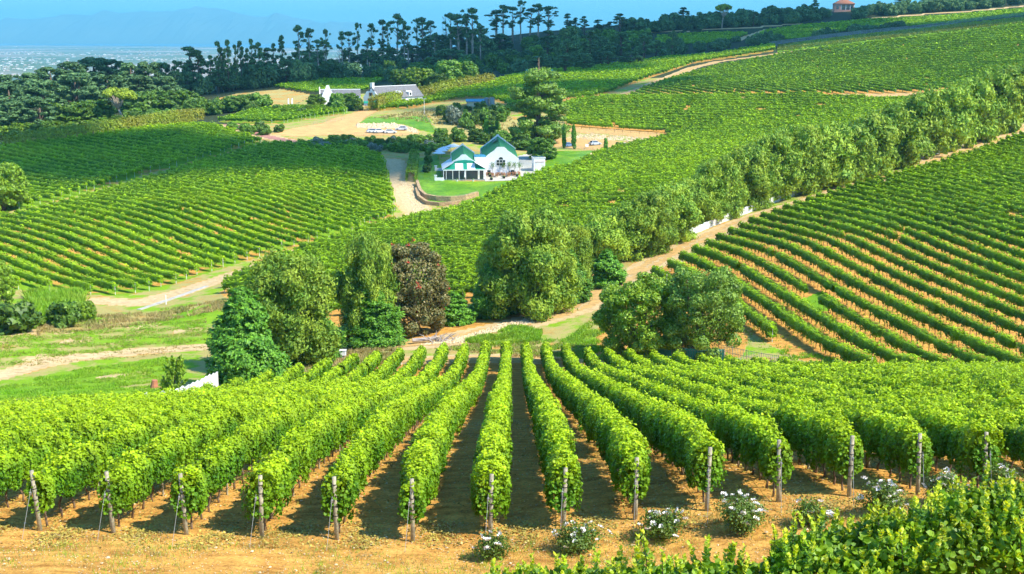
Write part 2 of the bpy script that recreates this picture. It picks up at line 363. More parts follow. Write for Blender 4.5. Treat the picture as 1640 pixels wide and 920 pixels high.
Z['lawn3'] = G([(640,189),(680,186),(698,213),(664,206),(646,199),(575,197),(590,189)])
Z['terr'] = G([(776,290),(836,290),(880,277),(866,262),(858,243),(832,250),(776,282)])
Z['rubb'] = G([(572,198),(640,198),(668,206),(672,214),(650,208),(630,204),(572,203)])
Z['park'] = G([(436,216),(470,206),(515,198),(543,188),(560,183),(582,176),(604,178),(582,190),(574,203),(632,205),(648,209),(672,215),(640,217),(560,217),(520,216),(470,219)])
Z['park2'] = G([(826,226),(880,226),(905,221),(960,221),(1004,229),(1040,222),(1085,216),(1000,209),(905,204),(905,210),(1000,216),(1030,222),(1000,236),(980,240),(945,240),(900,236),(850,232)])
Z['bare'] = G([(340,160),(380,150),(450,143),(500,152),(470,168),(400,176),(350,172)])
Z['dryhill'] = G([(590,190),(690,176),(760,165),(820,190),(860,225),(830,240),(700,215),(690,185)])
Z['F4'] = G([(830,92),(850,85),(896,84),(896,90),(850,98),(830,98)])
TRK = {}
def L(name, pts, w): TRK[name] = (np.array([ground_at(u, v)[:2] for u, v in pts]), w)
L('gully', [(560,560),(640,553),(700,549),(750,538),(850,514),(930,492),(985,455),(1035,428),(1060,413),(1110,390),(1170,363),(1230,341),(1315,316),(1385,293),(1450,273),(1500,257),(1560,239),(1612,214),(1700,188)], 5.5)
L('headland', [(330,642),(380,628),(450,604),(560,583),(700,577),(800,574),(900,577),(1000,593)], 6.0)
L('meadow', [(-60,618),(0,602),(60,585),(120,573),(200,565),(280,560),(330,555),(430,548)], 3.4)
L('vineyard_edge', [(160,482),(230,485),(300,465),(345,450),(420,426),(480,404),(560,384),(640,361),(690,346)], 3.6)
L('hill_climb', [(682,348),(662,330),(648,312),(640,295),(636,275),(628,258)], 8)
L('lawn_side', [(690,344),(740,326),(830,300),(900,270),(950,245),(985,234)], 4.2)
L('lane', [(366,200),(400,212),(440,222),(480,229)], 4.0)
L('between', [(-60,353),(0,344),(60,336),(130,320),(200,298),(270,277),(345,256),(424,231)], 5.0)
L('upper', [(955,160),(1000,153),(1035,140),(1065,127),(1108,109),(1150,99),(1240,87),(1330,76),(1440,63),(1520,55)], 7)
L('shelf', [(985,160),(1100,161),(1230,155),(1400,153),(1500,149),(1640,131)], 7)
L('ridge_a', [(1040,52),(1100,50),(1200,45),(1280,38)], 8)
L('ridge_b', [(1330,38),(1400,30),(1480,23),(1570,17),(1640,10)], 9)
L('ridge_c', [(1180,65),(1200,58),(1230,48)], 7)
L('channel', [(222,497),(262,484),(300,471),(332,459)], 1.3)
for k_, (u_, v_, a_, b_h) in enumerate([(122,545,26,4),(65,573,34,4.5),(192,603,42,5),(234,522,28,3),(40,533,30,3),(160,568,24,2),(150,636,30,4),(40,640,26,3),(300,530,26,4),(90,655,30,3),(110,532,20,2)]):
    Z['s%d' % k_] = G([(u_+a_*math.cos(t)*(1+.25*math.sin(3*t+k_)), v_-.10*a_*math.cos(t)+b_h*math.sin(t)*(1+.3*math.cos(2*t+k_))) for t in np.linspace(0, 2*math.pi, 15)[:-1]])
# ------------------------------------------------------------------ the ground sheet
def steps(segs):
    out = []
    for a, b, n, g in segs:
        out.append(np.geomspace(a, b, n, endpoint=False) if g else np.linspace(a, b, n, endpoint=False))
    out.append([segs[-1][1]]); return np.concatenate(out)
TH = np.radians(steps([(-82,-25,40,0),(-25,25,600,0),(25,82,40,0)]))
RH = steps([(1.5,30,40,1),(30,700,540,1),(700,1200,60,1),(1200,160000,150,1)])
TT, RR = np.meshgrid(TH, RH)
GX, GY = RR*np.sin(TT), RR*np.cos(TT)
inr = (np.abs(GX) < 415) & (GY < 1150)
GZ = np.where(inr, Hf(GX, GY), 0.0)
GZ[~inr] = H(GX[~inr], GY[~inr])
rel = np.sin(GX*1.7+np.sin(GY*.9))*np.sin(GY*1.3+GX*.4)*0.05*(GY < 260)
GZ = GZ+rel
nr, nc = GX.shape
idx = np.arange(nr*nc).reshape(nr, nc)
GF = np.stack([idx[:-1, :-1], idx[:-1, 1:], idx[1:, 1:], idx[1:, :-1]], -1).reshape(-1, 4)
GV = np.stack([GX, GY, GZ], -1).reshape(-1, 3)
fx, fy = GX.ravel(), GY.ravel()
lush = np.zeros(len(fx)); dry = np.zeros(len(fx)); sand = np.zeros(len(fx)); scrub = np.zeros(len(fx))
near = (fy < 1200) & (np.abs(fx) < 520)
def put(arr, poly, val, m=near):
    k = inside(poly, fx[m], fy[m]); t = arr[m]; t[k] = val; arr[m] = t
scrub[(fy > 600) & near] = 1.0; scrub[(fx < -95) & (fy > 430) & near] = 1.0
dry[near & (fy > 200)] = 0.62; lush[near & (fy > 200)] = 0.42
for k, (a, b, c, d) in {'A1': (.62,.3,0,0),'A2': (.55,.35,0,0),'B': (.25,.3,0,0),'D': (.4,.3,0,0),'C': (.1,.15,.2,0),'E': (.6,.3,0,0),'YS': (.85,.9,0,0),'F1': (.5,.1,0,.6),'F2': (.5,.1,0,.6),'F3': (.5,.1,0,.6),'F4': (.3,.6,0,.2),
        'R': (.05,.1,.25,0),'gap': (.8,.5,0,0),'mead': (.5,.68,.2,0),'lush': (1,0,0,0),'lush2': (1,.0,0,0),'lush3': (.9,.1,0,0),'mid': (.42,.6,.35,0),'dryhill': (.25,.9,.1,0),'lawn': (1.2,0,0,0),'lawn3': (1.2,0,0,0),'park': (0,0,.75,0),'park2': (0,0,.9,0),'bare': (.1,.55,0,0),'rubb': (0,0,1.2,0)}.items():
    put(lush, Z[k], a); put(dry, Z[k], b); put(sand, Z[k], c); put(scrub, Z[k], d)
for k_ in range(11):
    put(lush, Z['s%d' % k_], -.1); put(dry, Z['s%d' % k_], .1); put(sand, Z['s%d' % k_], 1.0)
for k, w in (('gully',1.3),('headland',1.3),('meadow',1.2),('vineyard_edge',1.6),('hill_climb',1.0),('lawn_side',1.3),('lane',2),('upper',1.0),('shelf',1.0),('ridge_a',1),('ridge_b',1),('ridge_c',1)):
    ln, ww = TRK[k]
    d = seg_dist(ln, fx[near], fy[near]); m = d < ww*w/2
    for arr, val in ((lush, .12), (dry, .3), (sand, .75), (scrub, 0)):
        t = arr[near]; t[m] = val; arr[near] = t
ln, ww = TRK['between']; d = seg_dist(ln, fx[near], fy[near]); m = d < ww/2
for arr, val in ((lush, .3), (dry, .8), (sand, .25)):
    t = arr[near]; t[m] = val; arr[near] = t
far = sstep(1250, 2600, fy)
def ground_material():
    m, n, l, b = new_mat('ground')
    at = n.new('ShaderNodeAttribute'); at.attribute_name = 'zone'
    sp = n.new('ShaderNodeSeparateColor'); l.new(at.outputs['Color'], sp.inputs[0])
    af = n.new('ShaderNodeAttribute'); af.attribute_name = 'scrub'
    nb = noise(n, l, 0.16, 6, 0.65); ns = noise(n, l, 1.4, 6, 0.7); nf = noise(n, l, 9, 5, 0.7)
    def weight(src, nz, amp, lo=.42, hi=.58):
        a = n.new('ShaderNodeMath'); a.operation = 'SUBTRACT'; l.new(nz, a.inputs[0]); a.inputs[1].default_value = .5
        c = n.new('ShaderNodeMath'); c.operation = 'MULTIPLY_ADD'; l.new(a.outputs[0], c.inputs[0]); c.inputs[1].default_value = amp; l.new(src, c.inputs[2])
        r = n.new('ShaderNodeMapRange'); r.interpolation_type = 'SMOOTHSTEP'; l.new(c.outputs[0], r.inputs['Value']); r.inputs['From Min'].default_value = lo; r.inputs['From Max'].default_value = hi
        return r.outputs[0]
    soil = ramp(n, l, ns, [(.25, (.40,.185,.045)), (.5, (.62,.33,.075)), (.75, (.78,.46,.12))])
    clod = ramp(n, l, nf, [(.30, (.48,.44,.40)), (.52, (1,1,1)), (.8, (1.1,1.06,1.0))])
    mpp = n.new('ShaderNodeMapping'); mpp.inputs['Scale'].default_value = (.35, 1.5, 1.0); gg = n.new('ShaderNodeNewGeometry'); l.new(gg.outputs['Position'], mpp.inputs[0])
    sx = n.new('ShaderNodeTexNoise'); sx.inputs['Scale'].default_value = 1.0; sx.inputs['Detail'].default_value = 7; sx.inputs['Roughness'].default_value = .7; l.new(mpp.outputs[0], sx.inputs['Vector'])
    soil = mix(n, l, 1.0, soil, clod, 'MULTIPLY'); soil = mix(n, l, 1.0, soil, ramp(n, l, sx.outputs['Fac'], [(.35, (.62,.56,.5)), (.52, (1,1,1)), (.7, (1.12,1.12,1.1))]), 'MULTIPLY')
    pale = ramp(n, l, ns, [(.3, (.46,.31,.14)), (.7, (.66,.50,.27))])
    dryc = ramp(n, l, nb, [(.3, (.33,.28,.085)), (.7, (.48,.40,.15))])
    gr = ramp(n, l, nb, [(.3, (.12,.29,.012)), (.7, (.26,.44,.018))])
    gr = mix(n, l, 1.0, gr, ramp(n, l, nf, [(.3, (.6,.62,.6)), (.7, (1.2,1.15,1.1))]), 'MULTIPLY')
    scr = ramp(n, l, ns, [(.3, (.018,.035,.014)), (.7, (.07,.085,.035))])
    c = mix(n, l, weight(sp.outputs[2], ns, .9), soil, pale)
    c = mix(n, l, weight(sp.outputs[1], nb, 1.2), c, dryc)
    c = mix(n, l, weight(sp.outputs[0], nb, 1.3), c, gr)
    c = mix(n, l, weight(af.outputs['Fac'], ns, .6), c, scr)
    l.new(c, b.inputs['Base Color']); b.inputs['Roughness'].default_value = 0.95; b.inputs['Specular IOR Level'].default_value = 0.1
    bp = n.new('ShaderNodeBump'); bp.inputs['Strength'].default_value = 0.7; bp.inputs['Distance'].default_value = 0.06
    l.new(nf, bp.inputs['Height']); l.new(bp.outputs[0], b.inputs['Normal'])
    return m
def plain_material():
    m, n, l, b = new_mat('coastal_plain')
    t = n.new('ShaderNodeNewGeometry'); mp = n.new('ShaderNodeMapping'); mp.inputs['Scale'].default_value = (0.0011, 0.0005, 0.001)
    l.new(t.outputs['Position'], mp.inputs[0]); x = n.new('ShaderNodeTexNoise'); x.inputs['Scale'].default_value = 1.0; x.inputs['Detail'].default_value = 6; l.new(mp.outputs[0], x.inputs['Vector'])
    c = ramp(n, l, x.outputs['Fac'], [(.32, (.05,.11,.035)), (.45, (.12,.16,.06)), (.56, (.26,.22,.15)), (.68, (.42,.36,.30))])
    l.new(c, b.inputs['Base Color']); b.inputs['Roughness'].default_value = 1
    return m
M['ground'] = ground_material(); M['coast'] = plain_material()
me = np_mesh('ground', GV, [GF], None, True, mats=[M['ground'], M['coast']])
cen_y = GY[:-1, :-1].ravel()
me.polygons.foreach_set('material_index', (cen_y > 1900).astype(np.int32))
ca = me.color_attributes.new('zone', 'FLOAT_COLOR', 'POINT')
ca.data.foreach_set('color', np.stack([lush, dry, sand, np.ones_like(lush)], -1).astype(np.float32).ravel())
sa = me.attributes.new('scrub', 'FLOAT', 'POINT'); sa.data.foreach_set('value', scrub.astype(np.float32))
tag(link(bpy.data.objects.new('ground', me)), kind='structure')
# tracks and paved areas: faces of the same sheet lifted a little
M['track'] = plain('sandy_track', (.55, .34, .12), .95, .22, 1.1, bump=.5)
M['track_pale'] = plain('pale_gravel_track', (.58, .42, .22), .95, .2, 1.4, bump=.5)
M['track_red'] = plain('red_brick_lane', (.42, .20, .15), .9, .2, 1.5)
M['park'] = plain('orange_gravel', (.62, .36, .13), .95, .16, .3, bump=.4)
M['concrete'] = plain('concrete', (.42, .40, .35), .9, .2, 2)
M['lawn'] = leafy('lawn', (.10, .25, .012), (.10, .25, .012), (.19, .35, .02), transl=0, patch=.15, gloss=.05)
gc = GV[GF].mean(1)
gnear = np.nonzero((gc[:, 1] < 1100) & (gc[:, 1] > 30) & (np.abs(gc[:, 0]) < 0.47*gc[:, 1]+10))[0]
gx_, gy_ = gc[gnear, 0], gc[gnear, 1]
def patch(name, mat, mask, lift=.03):
    f = GF[gnear[mask]]
    if not len(f): return
    u, inv = np.unique(f, return_inverse=True)
    v = GV[u].copy(); v[:, 2] += lift
    o = np_obj(name, v, [inv.reshape(-1, 4)], mat, smooth=True)
    return tag(o, kind='structure')
wob = 0.35*np.sin(gx_*1.1)+0.3*np.sin(gy_*.7+gx_*.3)
def track(name, key, mat, lift=.03, k=.8, rut=0):
    ln, w = TRK[key]; d = seg_dist(ln, gx_, gy_); patch(name, mat, (d < w*k/2+wob*.5) & ((d > rut+.25*np.sin(gy_*1.7+gx_*.9)) | (np.sin(gx_*.31+gy_*.23) > .55)), lift)
track('sandy_track', 'gully', M['track'], k=.66, rut=.45); track('sandy_headland', 'headland', M['track'], .036)
track('meadow_path', 'meadow', M['track_pale'], k=.65, rut=.4); track('vineyard_path', 'vineyard_edge', M['track_pale'], .03, .45, .3)
track('stony_track', 'hill_climb', M['track_pale'], .036, .5); track('garden_path', 'lawn_side', M['track_pale'], .042, .7)
track('red_lane', 'lane', M['track_red'], .05, 1.0); track('upper_track', 'upper', M['track'], .04, .6); track('shelf_track', 'shelf', M['track'], .046, .55)
patch('gravel_car_park', M['park'], inside(Z['park'], gx_, gy_), .05); patch('gravel_forecourt', M['track'], inside(Z['park2'], gx_, gy_), .05)
patch('garden_lawn', M['lawn'], inside(Z['lawn'], gx_, gy_), .055); patch('car_park_lawn', M['lawn'], inside(Z['lawn3'], gx_, gy_), .055)
patch('paved_terrace', M['paving'], inside(Z['terr'], gx_, gy_), .085)
# sea, far mountains
m_, n_, l_, b_ = new_mat('sea_water'); b_.inputs['Base Color'].default_value = (.01, .10, .24, 1); b_.inputs['Roughness'].default_value = .35
M['sea'] = m_
us = np.linspace(-1200, 2600, 60)
yc = 22500-us*8.0+900*np.sin(us/90)+500*np.sin(us/37)
yc = np.clip(yc, 11000, 26000)
xs = (us-820)/F_PX
sv = [(xs[i]*yc[i], yc[i], -142.5) for i in range(60)]+[(xs[i]*150000, 150000, -142.5) for i in range(60)]
tag(np_obj('sea', sv, [np.array([(i, i+1, 61+i, 60+i) for i in range(59)])], M['sea']), kind='structure')
M['mount'] = plain('mountain_rock', (.10, .12, .09), 1, .3, .0006)
pu = [-900,-500,-250,-100,0,60,110,160,215,235,270,300,325,350,380,400,430,455,490,530,560,620,800,1200,1800,2600]
pv = [50,46,44,41,34,30,26,23,19,22,18,16,12,14,20,27,26,24,32,38,34,44,50,52,50,55]
uu = np.linspace(-900, 2600, 420); vv = np.interp(uu, pu, pv)+0.7*np.sin(uu/7.3)+.5*np.sin(uu/3.1+1)
YM = 28000
prof = [(0, 0), (.25, .42), (.5, .72), (.75, .9), (1, 1), (1.3, .8), (2, .4), (3, 0)]
MV = []; 
for k, (t, h) in enumerate(prof):
    a, c = ray(uu, vv)
    top = c*(YM+4000)+145
    wr = 1+.12*np.sin(uu/11+k*1.3)+.08*np.sin(uu/4.7+k*2.1) if 0 < k < 4 else 1
    MV.append(np.stack([a*(YM+4000), np.full(len(uu), YM+t*4000.0), top*h*wr-145], -1))
MV = np.stack(MV); a_, b_n = MV.shape[:2]; ix = np.arange(a_*b_n).reshape(a_, b_n)
tag(np_obj('mountains', MV.reshape(-1, 3), [np.stack([ix[:-1, :-1], ix[:-1, 1:], ix[1:, 1:], ix[1:, :-1]], -1).reshape(-1, 4)], M['mount'], smooth=False), kind='structure')
# haze: one closed box round the whole scene
hz = MB().box(-70000, 70000, -300, 66000, -156, 1290)
mh = bpy.data.materials.new('haze'); mh.use_nodes = True; nh = mh.node_tree.nodes; nh.remove(nh['Principled BSDF'])
pv_ = nh.new('ShaderNodeVolumePrincipled'); pv_.inputs['Color'].default_value = HAZE_COL; pv_.inputs['Density'].default_value = HAZE_D; pv_.inputs['Anisotropy'].default_value = 0.0
mh.node_tree.links.new(pv_.outputs[0], nh['Material Output'].inputs['Volume'])
tag(hz.build('haze', mh), kind='stuff')
# clouds high above the frame: their shadows lie on the ridge and across the fields
M['cloud'] = plain('cloud_white', (.9, .9, .9), 1, .02, .001)
def cloud(cx, cy_, rx, ry, seed, alt=1500):
    r = np.random.default_rng(seed); import bmesh
    bm = bmesh.new()
    for k in range(60):
        a = r.uniform(0, 2*math.pi); q = math.sqrt(r.uniform(0, 1))
        px, py = math.cos(a)*q*rx*.85, math.sin(a)*q*ry*.85
        s = min(rx, ry)*r.uniform(.25, .5)
        d = bmesh.ops.create_icosphere(bm, subdivisions=2, radius=1.0)
        for v in d['verts']:
            v.co = (v.co.x*s+px, v.co.y*s+py, v.co.z*s*.35)
    me = bpy.data.meshes.new('cloud'); bm.to_mesh(me); bm.free(); me.materials.append(M['cloud'])
    o = bpy.data.objects.new('cloud', me)
    o.location = (cx+SV[0]/SV[2]*(alt-(-20)), cy_+SV[1]/SV[2]*(alt+20), alt)
    tag(link(o), kind='structure')
cloud(-40, 880, 420, 150, 3); cloud(-330, 700, 180, 80, 4); cloud(60, 985, 190, 110, 5); cloud(620, 1000, 240, 160, 11)
cloud(330, 815, 360, 92, 13); cloud(-90, 690, 200, 62, 14); cloud(-75, 360, 90, 34, 6); cloud(-150, 395, 70, 30, 7); cloud(30, 560, 62, 26, 8); cloud(-10, 500, 24, 20, 12)
# the distant town on the coastal plain
def town():
    V = []; Fc = []; r = np.random.default_rng(5)
    N = 60000
    v = 65.5+r.power(1.1, N)*66; u = r.uniform(-60, 640, N)
    dens = .5+.5*np.sin(v*.62+np.sin(u/75+1)*1.5+.5*np.sin(u/21))*np.sin(u/97+v*.11+.8)+.35*np.sin(v*2.1+u/33)
    band = np.interp(v, [65, 70, 78, 84, 92, 108, 118, 130], [.15, .3, .12, .45, .55, .5, .2, .06])
    keep = r.uniform(0, 1, N) < np.clip(dens*1.8-.8, .01, 1)*band*.38
    v, u = v[keep], u[keep]
    a, c = ray(u, v); Y = -144/c; X = a*Y
    ok = (Y > 3600) & (Y < np.interp(u, us, yc)-600); X, Y, u = X[ok], Y[ok], u[ok]
    w = r.uniform(.4, 1.5, len(X))*Y/2000*np.where(r.uniform(0, 1, len(X)) < .05, 3.5, 1); dpt = w*r.uniform(.5, 1.4, len(X))+20; h = r.uniform(.18, .5, len(X))*Y/2000+3
    th = r.uniform(-.4, .4, len(X))
    base = np.array([(-1,-1,0),(1,-1,0),(1,1,0),(-1,1,0),(-1,-1,1),(1,-1,1),(1,1,1),(-1,1,1)], float)
    P_ = base[None]*np.stack([w/2, dpt/2, h], -1)[:, None]
    cx, sx = np.cos(th)[:, None], np.sin(th)[:, None]
    Q = np.stack([P_[..., 0]*cx-P_[..., 1]*sx+X[:, None], P_[..., 0]*sx+P_[..., 1]*cx+Y[:, None], P_[..., 2]-144], -1)
    f = np.array([(4,5,6,7),(0,1,5,4),(1,2,6,5),(2,3,7,6),(3,0,4,7)])
    return Q.reshape(-1, 3), (f[None]+8*np.arange(len(X))[:, None, None]).reshape(-1, 4)
m_, n_, l_, b_ = new_mat('town_walls'); g_ = n_.new('ShaderNodeNewGeometry')
l_.new(ramp(n_, l_, g_.outputs['Random Per Island'], [(0, (.40,.28,.22)), (.35, (.46,.42,.38)), (.8, (.60,.59,.57)), (1, (.80,.80,.78))]), b_.inputs['Base Color']); b_.inputs['Roughness'].default_value = .9
tv, tf = town(); tag(np_obj('distant_town', tv, [tf], m_), kind='stuff', label='far off town of pale buildings spread over the plain by the sea')
# ------------------------------------------------------------------ leaves
def leaf_cards(C, N, size, kind='quad', stretch=1.0, T=None):
    """C centres, N rough normals, size per leaf -> verts, faces; T optional long direction"""
    n = len(C); N = N/(np.linalg.norm(N, axis=1, keepdims=True)+1e-9)
    if T is None: T = rng.normal(size=(n, 3))
    T = T-N*(T*N).sum(1, keepdims=True); T /= (np.linalg.norm(T, axis=1, keepdims=True)+1e-9)
    B = np.cross(N, T); s = np.asarray(size).reshape(-1, 1)
    if kind == 'tri':
        V = np.stack([C+T*s*.62*stretch, C-T*s*.42*stretch+B*s*.55, C-T*s*.42*stretch-B*s*.55], 1); k = 3
    elif kind == 'quad':
        V = np.stack([C+T*s*.58*stretch, C+B*s*.46, C-T*s*.5*stretch, C-B*s*.46], 1); k = 4
    else:
        q = [(.58, 0), (.2, .46), (-.3, .44), (-.48, 0), (-.3, -.44), (.2, -.46)]; k = 6
        V = np.stack([C+T*s*a*stretch+B*s*b-N*s*.16*abs(b)*2 for a, b in q], 1)
    return V.reshape(-1, 3).astype(np.float32), np.arange(n*k, dtype=np.int32).reshape(n, k)
TIP = []
def row_foliage(p0, p1, lsize, cover, hw=.36, zc=1.27, hh=.62, gaps=None, kind='quad', core=True, warp=None, lump=0, shoots=0, nj=.55):
    d = np.array(p1)-np.array(p0); Ln = np.hypot(*d); d /= Ln; nrm = np.array([-d[1], d[0]])
    ph = rng.uniform(0, 6.28, 6)
    vig = 1+.16*np.sin(p0[0]*.07+p0[1]*.03)*np.sin(p0[1]*.05-p0[0]*.02)+rng.uniform(-.06, .06)
    miss = [(rng.uniform(2, Ln-2), rng.uniform(.5, 1.3)) for _ in range(rng.poisson(Ln/(130 if kind == 'tri' else 90)))] if Ln > 12 else []
    def alive(s):
        k = np.ones(np.shape(s), bool)
        for g_, w_ in miss: k &= np.abs(s-g_) > w_
        return k
    def bulge(s, a): return vig+.26*np.sin(s*2.3+ph[0])*np.sin(s*.9+ph[1])+.13*np.sin(s*5.1+ph[2]+a)+.12*np.sin(s*.31+ph[3])+lump*np.sin(s*1.7+ph[4])*np.sin(s*.63+ph[5])
    segs = max(1, int(Ln/8)); out_c = []; out_n = []; out_s = []
    for i in range(segs):
        s0, s1 = Ln*i/segs, Ln*(i+1)/segs
        mid = np.array(p0)+d*(s0+s1)/2; dist = np.hypot(*mid)
        sz = lsize(dist); cnt = int((s1-s0)*3.3*cover/(.55*sz*sz))
        s = rng.uniform(s0, s1, cnt); s = s[alive(s) | (rng.uniform(size=len(s)) < .12)]; cnt = len(s); a = rng.uniform(-.25*math.pi, 1.25*math.pi, cnt)
        # more leaves over the sides and the top, few underneath
        rr = bulge(s, a)*rng.uniform(.78, 1.08, cnt)
        ex = np.sign(np.cos(a))*np.abs(np.cos(a))**.8*hw*rr; ez = np.sign(np.sin(a))*np.abs(np.sin(a))**.8*hh*rr
        tuft = (np.sin(s*7.3+ph[4])*np.sin(s*2.9+ph[5]) > .55) & (np.abs(ex) < hw*.5); ez = np.where(tuft & (ez > 0), ez+rng.uniform(0, .42, cnt)*min(1, hw/.5), ez)
        x = p0[0]+d[0]*s+nrm[0]*ex; y = p0[1]+d[1]*s+nrm[1]*ex
        z = zc+ez
        n3 = np.stack([nrm[0]*np.cos(a)*1.2, nrm[1]*np.cos(a)*1.2, np.sin(a)+.35], -1)+rng.normal(size=(cnt, 3))*nj
        out_c.append(np.stack([x, y, z], -1)); out_n.append(n3); out_s.append(sz*rng.uniform(.7, 1.3, cnt))
    for e, sg in ((0.0, -1), (Ln, 1)):
        sz = lsize(np.hypot(*(np.array(p0)+d*e))); cnt = int(4*hw*hh*1.6/(.55*sz*sz)); a = rng.uniform(0, 6.28, cnt); q = np.sqrt(rng.uniform(0, 1, cnt)); s = e+sg*rng.uniform(-.25, .2, cnt)
        out_c.append(np.stack([p0[0]+d[0]*s+nrm[0]*np.cos(a)*q*hw, p0[1]+d[1]*s+nrm[1]*np.cos(a)*q*hw, zc+np.sin(a)*q*hh], -1))
        out_n.append(np.tile([d[0]*sg, d[1]*sg, .4], (cnt, 1))+rng.normal(size=(cnt, 3))*.5); out_s.append(sz*rng.uniform(.7, 1.3, cnt))
    if shoots:
        ns_ = int(Ln*shoots); s_ = rng.uniform(0, Ln, ns_); s_ = s_[np.hypot(p0[0]+d[0]*s_, p0[1]+d[1]*s_) < 80]; k_ = 9
        s_ = np.repeat(s_, k_); t_ = np.tile(np.linspace(0, 1, k_), len(s_)//k_); sd = np.repeat(rng.uniform(-1, 1, len(s_)//k_), k_); up = np.repeat(rng.uniform(.15, .7, len(s_)//k_), k_); hang = np.abs(sd) > .72
        ex = np.where(hang, np.sign(sd)*hw*(1.0+.45*t_), sd*hw*.6*(1+t_*.6)); ez = np.where(hang, hh*(.4-1.2*t_)*(up+.5), hh*.85+up*t_); s2 = s_+rng.normal(size=len(s_))*.03+np.repeat(rng.uniform(-.3, .3, len(s_)//k_), k_)*t_
        out_c.append(np.stack([p0[0]+d[0]*s2+nrm[0]*ex, p0[1]+d[1]*s2+nrm[1]*ex, zc+ez], -1)); out_n.append(rng.normal(size=(len(s_), 3))+np.array([0, 0, .5])); out_s.append(lsize(45)*rng.uniform(.6, 1.1, len(s_))*(1-.35*t_))
    Cc = np.concatenate(out_c); Nn = np.concatenate(out_n); Ss = np.concatenate(out_s)
    if warp is not None: Cc[:, 0] -= warp(Cc[:, 1])
    if gaps is not None:
        k = np.ones(len(Cc), bool)
        for g in gaps: k &= ~inside(g, Cc[:, 0], Cc[:, 1])
        Cc, Nn, Ss = Cc[k], Nn[k], Ss[k]
    tp = np.clip((Cc[:, 2]-zc)/hh-.25, 0, 1)**1.3*.85  # row tops paler: young growth, and sunlit-top, shaded-side contrast put into the colour
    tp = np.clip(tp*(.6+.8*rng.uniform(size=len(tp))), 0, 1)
    Cc[:, 2] += Hf(Cc[:, 0], Cc[:, 1])
    V, Fq = leaf_cards(Cc, Nn, Ss, kind)
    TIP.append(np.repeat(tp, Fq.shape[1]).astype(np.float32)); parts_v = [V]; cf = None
    if core:
        st = 1.0 if np.hypot(*p0) < 200 else 1.8
        ns = max(2, int(Ln/st)); s = np.linspace(.15, Ln-.15, ns); ring = np.linspace(0, 2*math.pi, 6, endpoint=False)
        S, A = np.meshgrid(s, ring, indexing='ij'); b = bulge(S, A)*.74
        x = p0[0]+d[0]*S+nrm[0]*np.cos(A)*hw*b; y = p0[1]+d[1]*S+nrm[1]*np.cos(A)*hw*b; z = zc+np.sin(A)*hh*b
        if warp is not None: x = x-warp(y)
        z = z+Hf(x, y); cv = np.stack([x, y, z], -1).reshape(-1, 3)
        k = np.arange(ns*6).reshape(ns, 6); cf = np.stack([k[:-1], np.roll(k, -1, 1)[:-1], np.roll(k, -1, 1)[1:], k[1:]], -1).reshape(-1, 4)
        sm = (S[:-1, :]+S[1:, :]).ravel()/2; cf = cf[alive(sm)]
        if gaps is not None:
            fm = cv[cf].mean(1); kk = np.ones(len(cf), bool)
            for g in gaps: kk &= ~inside(g, fm[:, 0], fm[:, 1])
            cf = cf[kk]
        cf = cf+len(V); parts_v.append(cv); TIP.append(np.tile(np.clip(np.sin(ring)*.6, 0, 1), ns).astype(np.float32))  # upper side of the core painted lighter in the same way
    return np.concatenate(parts_v), Fq, cf
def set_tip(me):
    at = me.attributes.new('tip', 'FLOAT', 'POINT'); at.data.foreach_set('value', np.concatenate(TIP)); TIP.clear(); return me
def row_mesh(name, V, Fq, cf, mat, origin):
    V = V-np.array(origin, np.float32)
    return set_tip(np_mesh(name, V, [Fq]+([cf] if cf is not None else []), mat))
def hatch(poly, dirv, s, off=0.0, minlen=6, jit=0.0, frame=1000):
    """parallel lines at spacing s clipped by a ground outline and by the picture's sides"""
    d = np.array(dirv, float); d /= np.hypot(*d); n = np.array([-d[1], d[0]])
    poly = np.asarray(poly); pn = poly@n; pd = poly@d; out = []
    for c in np.arange(math.floor(pn.min()/s)*s+off, pn.max(), s):
        ts = np.arange(pd.min(), pd.max(), .5)
        X = c*n[0]+ts*d[0]; Y = c*n[1]+ts*d[1]
        ok = inside(poly, X, Y) & (np.abs(X/np.maximum(Y, 1))*F_PX/CP < frame)
        e = np.diff(np.r_[0, ok.astype(int), 0]); a = np.nonzero(e == 1)[0]; b = np.nonzero(e == -1)[0]
        for i, j in zip(a, b):
            if (j-i)*.5 < minlen: continue
            t0, t1 = ts[i], ts[j-1]
            t0 += rng.uniform(-jit, jit); t1 += rng.uniform(-jit, jit)
            q0 = (c*n[0]+t0*d[0], c*n[1]+t0*d[1]); q1 = (c*n[0]+t1*d[0], c*n[1]+t1*d[1])
            out.append((q0, q1) if q0[1] < q1[1] else (q1, q0))
    return out
# ------------------------------------------------------------------ parts shared by the rows
pm = MB().tube([(0,0,-.25),(0,0,1.0),(0,0,2.08)], [.075,.072,.066], 9).mesh('end_post', M['post'], True)
bandme = MB().tube([(0,0,-.012),(0,0,.012)], .079, 9).mesh('wire_band', M['black'])
anm = MB().tube([(0,-.08,1.55),(-.12,-.95,-.12)], .007, 4).tube([(-.02,-.1,1.35),(0,-.13,1.45)], .035, 5).mesh('anchor_wire', M['wire'])
stk = MB().tube([(0,0,-.2),(0.01,0,1.5)], .035, 6).mesh('stake', M['post'])
stk2 = MB().tube([(0,0,-.3),(0,0,1.85)], .05, 5).mesh('end_post', M['white_worn'])
tr_me = []
for k in range(4):
    r = np.random.default_rng(20+k); b = r.uniform(-.07, .07, (4, 2))
    t = MB().tube([(0,0,-.1),(b[0,0],b[0,1],.2),(b[1,0],b[1,1],.45),(b[2,0],b[2,1],.8)], [.05,.036,.034,.04], 6)
    tr_me.append(t.mesh('vine_trunk', M['vine_bark'], True))
